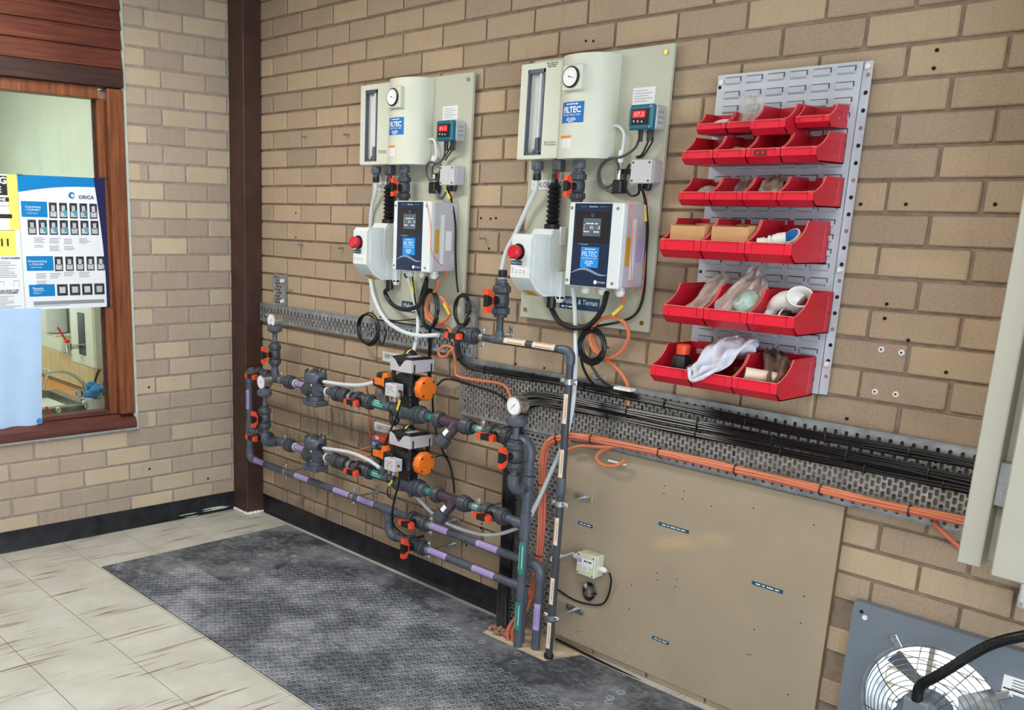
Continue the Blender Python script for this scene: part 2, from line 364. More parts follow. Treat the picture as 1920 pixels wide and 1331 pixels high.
for i in range(-4, 18):
    for j in range(-4, 14):
        x = 1.127+TS*(i+.5); y = -1.092-TS*1.006*(j+.5)
        if x < -.1 or y > .05 or x > RX or y < RY: continue
        px, py = proj((x, y, 0)) if (V((x,y,0))-CAM).dot(CF) > .3 else (-999, -999)
        vis = -60 < px < 1980 and py < 1420
        if vis:
            o = bpy.data.objects.new('vinyl_tile', _tm); COL.objects.link(o); o.parent = fl; o.location = (x, y, 0)
        else: _rest.obox((x,y,-.0015), X, Y, Z, TS/2-.0007, TS/2-.0007, .0015)
part('vinyl_tiles_beyond', _rest, 'vinyl_tile', fl, kind='stuff', sharp=None)
part('concrete_patch', B().box(1.93, 2.42, -.24, .0, -.001, .0012), 'concrete', fl)
# ---- brick walls: mortar slab + single bricks
FX0, FX1, FZ0, FZ1 = 3.395, 3.762, .100, .470                      # fan opening
wb = struct('wall_back', B().box(-.1, FX0, .010, .11, -.1, RZ).box(FX1, RX+.1, .010, .11, -.1, RZ).box(FX0, FX1, .010, .11, -.1, FZ0).box(FX0, FX1, .010, .11, FZ1, RZ), 'mortar_back', 'tan brick wall with dark raked joints behind the pipework', 'wall')
WY0, WY1, WZ0 = -1.95, -.668, .522                                  # window opening in the left wall
wl = struct('wall_left', B().box(-.11, -.0035, WY1, .02, -.1, RZ).box(-.11, -.0035, WY0, WY1, -.1, WZ0).box(-.11, -.0035, RY, WY0, -.1, RZ), 'mortar_left', 'pale brick wall around the timber window', 'wall')
_bm = {}
def brick_mesh(L, h, m, left):
    k = (round(L, 3), round(h, 3), m)
    if k not in _bm:
        b = B()
        if left: b.obox((-.01,0,0), X, Y, Z, .01, L/2, h/2, .0035)
        else: b.obox((0,.012,0), X, Y, Z, L/2, .012, h/2, .0035)
        _bm[k] = mesh_of('brick', b, V((0,0,0)), m, None)
    return _bm[k]
cover = [(1.1,1.6,1.18,2.08), (2.0,2.5,1.26,2.1), (2.74,3.12,1.15,1.98), (2.26,3.22,.0,.76), (1.7,3.5,.84,1.0)]
cands = []
for k in range(-3, 30):
    zc = ZF-PITCH*(k-.5); st = 0 if k % 2 else 1
    for p in range(-4+st, 50, 2):
        x0 = XP0+HALF*p; x1 = x0+2*HALF; xc = (x0+x1)/2
        if x1 < .02 or x0 > 5.4 or zc > RZ or zc < .03: continue
        if x1 > 3.39 and x0 < 3.77 and zc+.043 > .095 and zc-.043 < .475: continue
        x0 = max(x0, .0)
        hid = any(a < x0 and x1 < b and c < zc-.04 and zc+.04 < d for a, b, c, d in cover)
        a = proj((x0, 0, zc)); c2 = proj((x1, 0, zc)); vis = c2[0] > 0 and a[0] < 1920 and -25 < (a[1]+c2[1])/2 < 1360 and not hid
        cands.append((-(abs(c2[0]-a[0])) if vis else 999, x0, x1, zc))
cands.sort(); _rest = B(); rb = random.Random(3)
for i, (key, x0, x1, zc) in enumerate(cands):
    L = x1-x0-.010; h = PITCH-.0095; dx, dz, dy = rb.uniform(-.0015,.0015), rb.uniform(-.001,.001), rb.uniform(-.0012,.0012)
    if i < 300 and key < 900:
        o = bpy.data.objects.new('brick', brick_mesh(L, h, 'brick_back', False)); COL.objects.link(o); o.parent = wb
        o.location = ((x0+x1)/2+dx, dy, zc+dz); o.rotation_euler = (0, rb.uniform(-.003,.003), 0)
    else: _rest.obox(((x0+x1)/2+dx, .012+dy, zc+dz), X, Y, Z, L/2, .012, h/2, .0035)
part('bricks_beyond', _rest, 'brick_back', wb, kind='stuff', sharp=None)
_rest = B()
for k in range(-3, 30):
    zc = ZF-PITCH*(k-.5)
    if zc > RZ or zc < .03: continue
    cuts = []
    st = 0 if k % 2 else 1
    ys = [YQ0+HALF*q for q in range(-2+st, 40, 2)]
    inwin = zc+.05 > WZ0
    for a, c in zip(ys[:-1], ys[1:]):
        if inwin:
            if a >= -WY1-.01 and c <= -WY0: continue
            if st == 0 and abs(a-(YQ0+2*HALF)) < .01: c = a+.2; cuts.append((a, c)); cuts.append((c, -WY1+.004)); continue
            if a < -WY1 < c or abs(c+WY1) < .005: c = -WY1+.004
            if a < -WY0 < c: a = -WY0
            if c-a < .04: continue
        cuts.append((max(a, 0), c))
    for a, c in cuts:
        if a > 5: continue
        L = c-a-.010; h = PITCH-.0095; yc = -(a+c)/2; dx, dz = rb.uniform(-.0008,.0008), rb.uniform(-.001,.001)
        if L < .02: continue
        pp = proj((0, yc, zc)); inv = -40 < pp[0] < 500 and -30 < pp[1] < 1340
        if inv:
            o = bpy.data.objects.new('brick', brick_mesh(L, h, 'brick_left', True)); COL.objects.link(o); o.parent = wl; o.location = (dx, yc, zc+dz)
        else: _rest.obox((-.01+dx, yc, zc+dz), X, Y, Z, .01, L/2, h/2)
part('bricks_beyond', _rest, 'brick_left', wl, kind='stuff', sharp=None)
# ---- skirting
def skirt(name, p0, p1, out, label):
    u = (V(p1)-V(p0)); prof = [(0,0), (.016,0), (.008,.007), (.0045,.018), (.004,.098), (.0,.1)]
    return struct(name, B().prism(prof, p0, out, Z, u), 'skirting', label, 'skirting')
skirt('baseboard_back', (.14, 0, 0), (1.985, 0, 0), -Y, 'black vinyl skirting along the brick wall behind the pipes')
skirt('baseboard_left', (0, -.107, 0), (0, RY, 0), X, 'black vinyl skirting under the window wall')
skirt('baseboard_right', (3.27, 0, 0), (RX, 0, 0), -Y, 'black vinyl skirting right of the tan board')
c = thing('steel_column', 'dark brown painted steel column in the corner of the brick walls', 'column', (.07, -.055, 0))
part('shaft', B().box(.0, .14, -.107, -.006, .0, RZ-.002, .003), 'column_brown', c)
b = B()
for i in range(26):
    t = i/25; p = V((.0+.145*min(1, t*1.7), -.11, .0)) if t < .6 else V((.146, -.11+.1*(t-.6)/.4, 0))
    b.ball(p+V((0,0,.004)), .006+.006*random.random(), 7, 5, (1.2,1,.8))
part('sealant_bead', b, 'label_white', c, label='lumpy white sealant at the column foot')
b = B()
for i in range(7):
    y = -.14-.55*random.random()**1.4; q = random.random(); b.ball((.0065+.008*(1-q), y, .004+.035*q*q), .006+.006*random.random(), 10, 5, (.3,7,.35))
bo = bpy.data.objects['baseboard_left']; part('sealant_smear', b, 'filler', bo)
# ---- rubber mat with worn ring pattern
MX0, MX1, MY0, MY1 = .455, 4.4, -1.084, -.045
rm = thing('rubber_mat', 'dark grey ring-patterned rubber mat on the cream floor along the wall', 'mat', (1.5, -.6, 0))
poly = [(MX0,MY0), (MX1,MY0), (MX1,MY1), (2.38,MY1), (2.33,-.197), (2.005,-.197), (1.985,MY1), (.425,MY1)]
part('mat_sheet', B().prism(poly, (0,0,.0003), X, Y, Z*.0037), 'rubber_mat', rm)
b = B(); n = 12; rr = random.Random(5)
yy = MY0+.02; row = 0
while yy < MY1-.06:
    xx = MX0+.02+(.01775 if row % 2 else 0)
    while xx < 3.5:
        inn = not (1.975 < xx < 2.40 and yy > -.22)
        wear = (yy > -.30-.10*math.sin(xx*3.1)) or (xx < .70 and rr.random() < .8) or (xx < .95 and yy > -.75)
        if inn and (not wear or rr.random() < .07):
            r1, r2 = .0150, .0118; z0 = .0040; z1 = .0054; jx, jy = rr.uniform(-.0006,.0006), rr.uniform(-.0006,.0006)
            vs = []
            for r, z in ((r1, z0), ((r1+r2)/2, z1), (r2, z0)):
                vs += [V((xx+jx+r*math.cos(2*math.pi*i/n), yy+jy+r*math.sin(2*math.pi*i/n), z)) for i in range(n)]
            fs = [(q*n+i, q*n+(i+1) % n, (q+1)*n+(i+1) % n, (q+1)*n+i) for q in range(2) for i in range(n)]
            b.add(vs, fs)
        xx += .0355
    yy += .0308; row += 1
part('ring_pattern', b, 'rubber_ring', rm, kind='stuff', fix=False)
# ---- ceiling battens that carry the room light
for i, (x, y, z, pw) in enumerate(LAMPS):
    t = thing('ceiling_batten', ['white twin-tube ceiling batten nearest the window', 'white twin-tube ceiling batten above the red bins', 'white twin-tube ceiling batten nearest the roller doorway'][i], 'ceiling light', (x, y, z), 'ceiling battens')
    part('housing', B().box(x-.62, x+.62, y-.06, y+.06, z+.03, RZ-.001, .008), 'lamp_white', t)
    for s in (-1, 1): part('tube', B().cyl((x-.59, y+s*.04, z), (x+.59, y+s*.04, z), .013, n=10), 'lamp_tube', t)
    for s in (-1, 1): part('tube_holder', B().box(x+s*.59-.008, x+s*.59+.008, y-.058, y+.058, z-.018, z+.032, .002), 'lamp_white', t)
# ------------------------------------------------------------------ window in the left wall
w = struct('window_1', B().box(-.1, .014, -.755, -.676, .60, 2.12, .004), 'timber_frame', 'stained timber window with cladding boards above', 'window')
part('jamb', B().box(-.1, .014, -1.95, -1.87, .60, 2.12, .004), 'timber_frame', w)
part('stop_bead', B().box(-.085, -.02, -.792, -.7551, .60, 2.075, .003), 'timber_frame', w)
part('glazing_bead', B().box(-.060, -.048, -.806, -.7921, .60, 2.07, .002), 'timber_head', w)
part('window_sill', B().prism([(-.1,.528), (.02,.528), (.026,.545), (.02,.57), (-.02,.598), (-.1,.60)], (0,-.676,0), X, Z, Y*(-1.27)), 'timber_sill', w)
part('sill_bead', B().box(-.085, -.02, -1.95, -.7925, .6001, .622, .003), 'timber_sill', w)
part('head_rail', B().box(-.085, -.005, -1.95, -.7925, 2.072, 2.125, .003), 'timber_frame', w)
part('head_board', B().box(-.1, .022, -1.95, -.677, 2.1255, 2.205, .003), 'timber_head', w)
for i in range(8):
    z = 2.206+.083*i
    if z > 2.75: break
    part('weatherboard', B().prism([(-.05,z+.001), (.021,z+.001), (.008,min(z+.083, RZ-.001)), (-.05,min(z+.083, RZ-.001))], (0,-.679,0), X, Z, Y*(-1.27)), 'timber_board', w)
b = B(); rg = random.Random(2); n = 60
for side in (0, 1):
    pts = []
for i in range(n):
    z0 = .515+i*(2.28/n); z1 = z0+2.28/n; a = .0035+.004*rg.random(); 
    b.box(-.02, .0035+.002*rg.random(), -.677-a*.6, -.664+a*.7, z0, z1+.002)
for i in range(40):
    y1 = -.668-i*.032; b.box(-.02, .006, y1-.033, y1, .517-.003*rg.random(), .529)
part('filler_bead', b, 'filler', w, sharp=None)
part('pane', B().box(-.056, -.052, -1.95, -.79, .60, 2.10), 'window_glass', w)
# ---- posters taped to the glass
def lx(px, py, x): p = onl(px, py, x); return p
def poster_quad(bld, y0, y1, z0, z1, x): bld.quad(V((x,y0,z0)), V((x,y1,z0)), V((x,y1,z1)), V((x,y0,z1)))
px0 = -.0175
o1 = thing('safety_poster', 'white and blue instruction poster with rows of cylinder photographs taped to the window', 'poster', (px0, -.97, 1.131))
_a, _c = onl(32, 327, px0), onl(205, 574, px0)
YA, YB, ZA, ZB = _a.y, _c.y+.004, _c.z-.002, _a.z
def pu(u): return YA+(YB-YA)*u
def pz(v): return ZB-(ZB-ZA)*v
part('sheet', B().box(px0-.0012, px0, YA, YB, ZA, ZB), 'poster_white', o1)
xs = px0+.0006
b = B(); n = 20
top = [(0, 0), (1, 0)]
vs = []; 
for i in range(n+1):
    u = i/n; e = .125-.055*u-.03*math.sin(u*math.pi)*.6
    vs += [V((xs, pu(u*.93), pz(0))), V((xs, pu(u*.93), pz(e)))]
b.add(vs, [(2*i, 2*i+1, 2*i+3, 2*i+2) for i in range(n)]); part('banner', b, 'poster_blue', o1, sharp=None)
b = B(); vs = []
for i in range(n+1):
    v = i/n; u = .865+.095*math.sin(min(1, v*1.2)*math.pi/2); vs += [V((xs+.0002, pu(u), pz(v))), V((xs+.0002, pu(1), pz(v)))]
b.add(vs, [(2*i, 2*i+1, 2*i+3, 2*i+2) for i in range(n)]); part('side_band', b, 'poster_navy', o1, sharp=None)
letters('ORICA', (xs+.0004, pu(.77), pz(.148)), Y, Z, .075, .017, 'label_navy', o1, True)
b = B(); 
for a0, a1, r in ((.4, 3.6, .016), (3.4, 6.4, .013)):
    c0 = V((xs+.0004, pu(.60), pz(.14))); q = arc(c0, Y, Z, r, a0, a1, 10); q2 = arc(c0+Y*.003, Y, Z, r*.55, a0, a1, 10)
    b.add([k for t in zip(q, q2) for k in t], [(2*i, 2*i+1, 2*i+3, 2*i+2) for i in range(10)])
part('logo_mark', b, 'sticker_blue', o1, sharp=None)
def rects(bl, items, x):
    for u0, v0, u1, v1 in items: poster_quad(bl, pu(u0), pu(u1), pz(v1), pz(v0), x)
for r_ in [(.02,.19,.31,.305), (.04,.595,.345,.705), (.05,.81,.345,.90)]: b = B(); rects(b, [r_], xs); part('heading_panel', b, 'poster_blue', o1, sharp=None)
for s, u, v, w_, h in (('Connecting', .15, .232, .07, .0125), ('a Cylinder', .145, .253, .066, .0125), ('Vacuum System', .14, .277, .05, .007), ('Disconnecting', .165, .635, .085, .0125), ('a Cylinder', .155, .657, .066, .0125), ('Vacuum System', .15, .68, .05, .007), ('Vacuum', .15, .838, .05, .0125), ('Applied Vacuum', .16, .858, .05, .007), ('Regulator', .14, .876, .035, .007)):
    letters(s, (xs+.0004, pu(u), pz(v)), Y, Z, w_, h, 'print_white', o1)
rg = random.Random(8); cells = [(.33+.118*i, .195, .42+.118*i, .31) for i in range(5)]+[(.08+.121*i, .325, .175+.121*i, .435) for i in range(7)]+[(.36+.125*i, .60, .455+.125*i, .71) for i in range(5)]+[(.37+.148*i, .812, .495+.148*i, .90) for i in range(4)]
for i, (u0, v0, u1, v1) in enumerate(cells):
    b = B(); rects(b, [(u0, v0, u1, v1)], xs); ph = part('photo', b, 'poster_photo', o1, sharp=None)
    b = B(); uc = (u0+u1)/2; vs = [(uc-.02, v0+.02, uc+.02, v1-.045), (uc-.035, v1-.05, uc+.035, v1-.01)] if i < 17 else [(uc-.035, v0+.02, uc+.035, v1-.02)]
    rects(b, vs, xs+.0003); part('subject', b, 'chip_grey', ph, sharp=None)
    if i in (1, 2, 3, 6, 7, 8, 10):
        b = B(); poster_quad(b, pu(uc+.005), pu(u1-.004), pz(v1-.02), pz(v1-.06), xs+.0005); part('glove', b, 'print_teal', ph, sharp=None)
b = B()
for uc, vc, nl in ((.12,.455,7), (.29,.46,9), (.46,.465,8), (.64,.46,4), (.12,.725,8), (.28,.725,5), (.44,.72,3), (.62,.72,5)):
    for i in range(nl):
        if i == 4: continue
        rects(b, [(uc+.02, vc+.0115*i, uc+.02+rg.uniform(.09,.13), vc+.0115*i+.004)], xs)
rects(b, [(.09,.938,.93,.966), (.09,.972,.5,.976)], xs); part('print_lines', b, 'print_grey', o1, sharp=None)
for r_ in [(-.01,-.012,.06,.012), (.94,-.012,1.04,.012), (.95,.985,1.06,1.01)]: b = B(); rects(b, [r_], xs+.0008); part('tape', b, 'clear_plastic', o1, sharp=None)
o2 = thing('safety_poster', 'white black-headed notice with a yellow panel at the left edge of the window', 'poster', (px0, -1.45, 1.131))
YA, YB, ZA, ZB = YA-.44, YA-.004, ZA-.003, ZB-.001
part('sheet', B().box(px0-.0014, px0-.0003, YA, YB, ZA, ZB), 'poster_white', o2)
for r_ in [(.0,.012,.90,.15), (.0,.165,.91,.195), (.0,.285,.93,.315)]: b = B(); rects(b, [r_], xs); part('heading_panel', b, 'ink', o2, sharp=None)
b = B(); rects(b, [(0,.405,.95,.585)], xs); part('yellow_panel', b, 'poster_yellow', o2, sharp=None)
b = B(); rects(b, [(.90,.0,1.0,.40)], xs-.0001); part('yellow_edge', b, 'poster_yellow', o2, sharp=None)
for s, u, v, w_, h, m_ in (('USING', .74, .045, .135, .030, 'print_white'), ('CHLORINE', .62, .11, .19, .028, 'print_white'), ('CHLORINE', .76, .18, .1, .012, 'print_white'), ('1811', .78, .49, .085, .034, 'ink'), ('HANDLING CONTAINERS', .80, .605, .16, .009, 'ink'), ('STORAGE AND USE', .80, .845, .13, .009, 'ink'), ('OF CONTAINERS', .80, .862, .12, .009, 'ink')):
    letters(s, (xs+.0004, pu(u), pz(v)), Y, Z, w_, h, m_, o2, True)
b = B()
for i in range(10): rects(b, [(.3, .63+.0125*i, .3+rg.uniform(.55,.65), .6335+.0125*i)], xs)
for i in range(9): rects(b, [(.3, .885+.0125*i, .3+rg.uniform(.5,.68), .8885+.0125*i)], xs)
rects(b, [(.72,.40,.95,.404), (.62,.225,.9,.228), (.7,.775,.8,.779), (.8,.775,.803,.81), (.9,.77,.96,.773), (.9,.77,.903,.815), (.957,.77,.96,.815)], xs+.0002); part('print_lines', b, 'print_grey', o2, sharp=None)
# pale blue cloth hung below the posters
b = B(); n, m2 = 26, 10; vs = []; y0, y1, z0, z1 = -1.62, onl(77, 585, px0).y, onl(77, 803, px0).z, ZA+.01
for i in range(n+1):
    for j in range(m2+1):
        u = i/n; v = j/m2; vs.append(V((px0+.004+.004*math.sin(u*21+v*2)*(.3+.7*v), y0+(y1-.03*v-y0)*u, z1+(z0-z1)*v+.01*math.sin(u*5)*v)))
b.add(vs, [(i*(m2+1)+j, (i+1)*(m2+1)+j, (i+1)*(m2+1)+j+1, i*(m2+1)+j+1) for i in range(n) for j in range(m2)])
cl = thing('window_cloth', 'pale blue cloth hanging over the window glass below the posters', 'cloth', (px0, -1.36, .575))
part('cloth_sheet', b, 'cloth_blue', cl, sharp=80)
part('peg_spot', B().cyl((px0+.002, onl(73, 789, px0).y, onl(73, 789, px0).z), (px0+.012, onl(73, 789, px0).y, onl(73, 789, px0).z), .014, n=14), 'rag_blue', cl)
# ------------------------------------------------------------------ kitchenette seen through the window
YK, KX = -.30, -2.75
struct('wall_kitchen_back', B().box(KX-.1, -.111, YK, YK+.08, -.55, 2.75), 'kitchen_wall', 'pale green kitchenette wall seen through the window', 'wall')
KW = (-1.02, -.66, .70, 1.75)
struct('wall_kitchen_end', B().box(KX-.1, KX, -3.4, KW[0], -.55, 2.75).box(KX-.1, KX, KW[1], YK, -.55, 2.75).box(KX-.1, KX, KW[0], KW[1], -.55, KW[2]).box(KX-.1, KX, KW[0], KW[1], KW[3], 2.75), 'kitchen_wall', 'pale green end wall with a bright window in the kitchenette', 'wall')
struct('wall_kitchen_front', B().box(KX-.1, -.111, -3.5, -3.4, -.55, 2.75), 'kitchen_wall', 'pale kitchenette wall opposite the sink', 'wall')
struct('floor_kitchen', B().box(KX-.1, -.111, -3.5, YK+.08, -.62, -.55), 'kitchen_tile', 'kitchenette floor', 'floor')
struct('ceiling_kitchen', B().box(KX-.1, -.111, -3.5, YK+.08, 2.75, 2.82), 'ceiling_white', 'kitchenette ceiling', 'ceiling')
ZC = .45
sb = struct('splashback', B().box(KX, -.115, YK-.006, YK-.001, ZC, .66), 'tile_joint', 'cream tiled splashback behind the sink', 'tiles')
for i in range(17):
    x = -.14-.155*i; part('tile', B().box(x-.151, x, YK-.013, YK-.0065, ZC+.02, .66, .002), 'kitchen_tile', sb)
bt = thing('sink_bench', 'stainless double sink set in an orange laminate bench behind the window', 'bench', (-1.1, -.62, -.55))
part('carcass', B().box(KX+.02, -.13, -.92, YK-.015, -.55, ZC-.04), 'heater_white', bt)
bx0, bx1, by0, by1 = -1.62, -.55, -.86, -.44
part('bench_top', B().box(KX+.02, bx0, -.95, YK-.014, ZC-.04, ZC).box(bx1, -.13, -.95, YK-.014, ZC-.04, ZC).box(bx0, bx1, -.95, by0, ZC-.04, ZC).box(bx0, bx1, by1, YK-.014, ZC-.04, ZC), 'bench_orange', bt)
for x0, x1 in ((bx0+.03, -1.08), (-1.02, bx1-.03)):
    d = .15; y0, y1 = by0+.03, by1-.06; q = [(x0,y0,ZC+.002), (x1,y0,ZC+.002), (x1,y1,ZC+.002), (x0,y1,ZC+.002)]; lo = [(x0+.03,y0+.03,ZC-d), (x1-.03,y0+.03,ZC-d), (x1-.03,y1-.03,ZC-d), (x0+.03,y1-.03,ZC-d)]
    part('bowl', B().add(q+lo, [(0,1,5,4), (1,2,6,5), (2,3,7,6), (3,0,4,7), (4,5,6,7)]), 'sink_steel', bt, fix=False)
part('sink_rim', B().box(bx0, bx1, by0, by0+.03, ZC, ZC+.004).box(bx0, bx1, by1-.06, by1, ZC, ZC+.004).box(bx0, bx0+.03, by0, by1, ZC, ZC+.0039).box(bx1-.03, bx1, by0, by1, ZC, ZC+.0039).box(-1.08, -1.02, by0, by1, ZC, ZC+.0039), 'sink_steel', bt)
tx, ty = -1.06, -.475
tp = thing('mixer_tap', 'chrome swan-neck tap behind the sink', 'tap', (tx, ty, ZC+.004))
part('base', B().lathe((tx,ty,ZC+.004), Z, [(.028,0), (.028,.012), (.018,.02), (.016,.07)], 14), 'steel_bright', tp)
part('spout', B().tube(smooth_path([(tx,ty,ZC+.06), (tx-.03,ty-.01,ZC+.13), (tx-.12,ty-.06,ZC+.175), (tx-.24,ty-.12,ZC+.165), (tx-.27,ty-.13,ZC+.13)]), .012, 10), 'steel_bright', tp)
for s in (-.10, .08): part('tap_handle', B().lathe((tx+s,ty,ZC+.004), Z, [(.02,0), (.016,.03), (.026,.035), (.026,.06), (.012,.068)], 8), 'steel_bright', tp)
part('tap_bar', B().cyl((tx-.1,ty,ZC+.03), (tx+.08,ty,ZC+.03), .010, n=10), 'steel_bright', tp)
hx0, hx1 = -1.40, -.90
h0 = on(160, 690, .45)
ht = thing('water_heater', 'white wall-mounted boiling water unit with a black panel and red lever tap', 'water heater', (-1.1, -.40, .655))
part('casing', B().box(-1.31, -.97, -.45, YK-.001, .665, 1.25, .012), 'heater_white', ht)
part('front_panel', B().box(-1.185, -1.09, -.4535, -.4501, .735, .985, .002), 'pvc_black', ht)
part('tap_body', B().cyl((-1.15,-.452,.785), (-1.15,-.535,.785), .014, n=10).lathe((-1.15,-.535,.745), Z, [(.012,0), (.02,.03), (.022,.06), (.014,.066)], 12), 'steel_bright', ht)
part('tap_lever', B().cyl((-1.15,-.535,.81), (-1.19,-.575,.90), .007, n=8).box(-1.166,-1.138,-.55,-.525,.803,.828,.003), 'print_red', ht)
for a in (0, 1): part('supply_hose', B().tube(smooth_path([(-1.08+.09*a,-.36,.67), (-1.16+.11*a,-.36,.60-.02*a), (-1.20+.13*a,-.36,.52), (-1.19+.13*a,-.36,ZC+.002)]), .008, 8), 'cable_grey', ht)
ds = thing('towel_dispenser', 'white rounded wall dispenser left of the water heater', 'dispenser', (-1.68, -.36, .80))
part('casing', B().lathe((-1.72,YK-.07,.80), Z, [(.05,0), (.068,.01), (.068,.55), (.06,.56)], 20), 'box_grey', ds); part('tray', B().box(-1.80,-1.62,-.42,YK-.001,.785,.80,.003), 'jbox_ivory', ds)
rk = thing('dish_rack', 'wire dish rack standing on the sink drainer', 'dish rack', (-1.75, -.62, ZC+.005)); b = B()
for i in range(8): x = -1.95+.05*i; b.tube([(x,-.78,ZC+.13), (x,-.74,ZC+.006), (x,-.52,ZC+.006), (x,-.48,ZC+.13)], .0025, 5)
for y, z in ((-.78,.13), (-.48,.13), (-.63,.006)): b.tube([(-1.97,y,ZC+z), (-1.58,y,ZC+z)], .003, 5)
part('wire_frame', b, 'wire_steel', rk)
b = B(); rg = random.Random(4)
for i in range(7): b.ball((-.86+rg.uniform(-.05,.05), -.50+rg.uniform(-.03,.03), ZC+.10+rg.uniform(-.03,.04)), rg.uniform(.025,.04), 8, 6, (1,1,.8))
solo('dish_cloth', b, 'rag_blue', 'crumpled blue and white dish cloth on the container by the sink', 'cloth', sharp=80)
jr = thing('plastic_container', 'clear plastic container with a blue cloth on top beside the sink', 'container', (-.86, -.52, ZC+.004)); part('tub', B().lathe((-.86,-.50,ZC+.004), Z, [(.055,0), (.065,.07)], 18), 'box_grey', jr); part('paper_label', B().box(-.875,-.845,-.568,-.5665,ZC+.02,ZC+.055), 'print_grey', jr)
kn = thing('cutlery', 'red handled brush and cutlery standing in the near sink', 'cutlery', (-.8, -.70, ZC-.1)); part('brush', B().cyl((-.80,-.72,ZC-.10), (-.86,-.80,ZC+.05), .008, n=8), 'print_red', kn); part('spoon', B().cyl((-.74,-.70,ZC-.10), (-.70,-.79,ZC+.05), .005, n=8).ball((-.70,-.79,ZC+.06), .016, 8, 6), 'steel_bright', kn)
# ------------------------------------------------------------------ pipework
RP = .0168                                            # radius of the larger pipe
DE, DR, DL, DC = .165, .176, .140, .158               # distances from the wall: dosing lines, riser, supply runs, chlorine pipe
ZU, ZL, ZA_, ZB_ = .800, .488, .334, .224             # heights: upper and lower dosing line, upper and lower supply run
def seg(root, p, q, r=RP, m='pvc_grey', name='pipe'): return part(name, B().cyl(p, q, r, n=18), m, root)
def elbow(root, c, a, b, r=RP, m='pvc_grey', name='elbow'):
    c = V(c); R = r*1.9; rs = r*1.24
    pts = [c+a*(R+r*1.5), c+a*R]; o = c+a*R+b*R
    for i in range(1, 8):
        t = math.pi/2*i/8; pts.append(o-b*(R*math.cos(t))-a*(R*math.sin(t)))
    pts += [c+b*R, c+b*(R+r*1.5)]
    return part(name, B().tube(pts, rs, 16), m, root)
def tee(root, c, a, br, r=RP, m='pvc_grey', L=None):
    c = V(c); L = L or r*2.5; rs = r*1.24
    return part('tee', B().cyl(c-a*L, c+a*L, rs, n=16).cyl(c, c+br*L, rs, n=16), m, root)
def ring(root, c, a, L, r, m='pvc_dark', name='coupling', n=16): 
    c = V(c); return part(name, B().lathe(c-a*(L/2), a, [(r*.94,0), (r,L*.12), (r,L*.88), (r*.94,L)], n), m, root)
def nut(root, c, a, L, r, m='pvc_dark', name='union_nut'):           # ribbed union nut
    c = V(c); u, w = frame(a); b = B(); n = 36; vs = []
    for h, k in ((0,.93), (.12,1), (.8,1), (1,.9)):
        for i in range(n):
            t = 2*math.pi*i/n; rr = r*k*(1 if i % 2 else .965); vs.append(c+a*(L*(h-.5))+u*(rr*math.cos(t))+w*(rr*math.sin(t)))
    fs = [(q*n+i, q*n+(i+1) % n, (q+1)*n+(i+1) % n, (q+1)*n+i) for q in range(3) for i in range(n)]+[tuple(range(n)), tuple(3*n+i for i in range(n))]
    return part(name, b.add(vs, fs), m, root, sharp=25)
def sticker(root, p, q, r, face, m, ink=None, half=.85, name='pipe_label', rows=3):
    p, q = V(p), V(q); a = (q-p).normalized(); f = (face-a*face.dot(a)).normalized(); s = a.cross(f); n = 8; L = (q-p).length
    def patch(t0, t1, l0, l1, rr):
        b = B(); vs = []
        for i in range(n+1):
            t = t0+(t1-t0)*i/n; d = f*math.cos(t)+s*math.sin(t); vs += [p+a*(l0*L)+d*rr, p+a*(l1*L)+d*rr]
        return b.add(vs, [(2*i, 2*i+1, 2*i+3, 2*i+2) for i in range(n)])
    o = part(name, patch(-half, half, 0, 1, r+.0007), m, root, sharp=80)
    if ink:
        b = B()
        for k in range(rows):
            t = half*(-.55+1.1*k/(rows-1)); q_ = patch(t-.05, t+.05, .12+.04*(k % 2), .88, r+.0011); b.add(q_.v, q_.f)
        part('print_lines', b, ink, o, sharp=80)
    return o
CAMD = V((.55, -.75, .35))
def ball_valve(c, a, h, label, r=RP, closed=False, s=1.0):
    c = V(c); w = a.cross(h).normalized(); t = thing('ball_valve', label, 'valve', c, 'orange-handled ball valves')
    part('body', B().lathe(c-a*(.027*s), a, [(.024*s,0), (.029*s,.006*s), (.031*s,.027*s), (.029*s,.048*s), (.024*s,.054*s)], 18), 'pvc_dark', t)
    for k in (-1, 1):
        nut(t, c+a*(k*.040*s), a*k, .026*s, .0345*s); ring(t, c+a*(k*.0575*s), a, .012*s, .0255*s, name='collar')
    part('stem', B().cyl(c+h*(.026*s), c+h*(.052*s), .017*s, n=14), 'pvc_black', t)
    al = w if closed else a; th = a if closed else w
    o = c+h*(.046*s); P_ = [(-.012,-.002), (-.022,.008), (-.042,.017), (-.044,.036), (-.022,.037), (-.017,.026), (.017,.026), (.022,.037), (.044,.036), (.042,.017), (.022,.008), (.012,-.002)]
    hd = part('handle', B().prism([(x*s, y*s) for x, y in P_], o-th*(.0105*s), al, h, th*(.021*s)), 'handle_orange', t)
    part('grip_insert', B().prism([(x*s, y*s) for x, y in [(-.0215,.0375), (-.0165,.0262), (-.012,.012), (.012,.012), (.0165,.0262), (.0215,.0375)]], o-th*(.0112*s), al, h, th*(.0224*s)), 'pvc_black', hd)
    return t
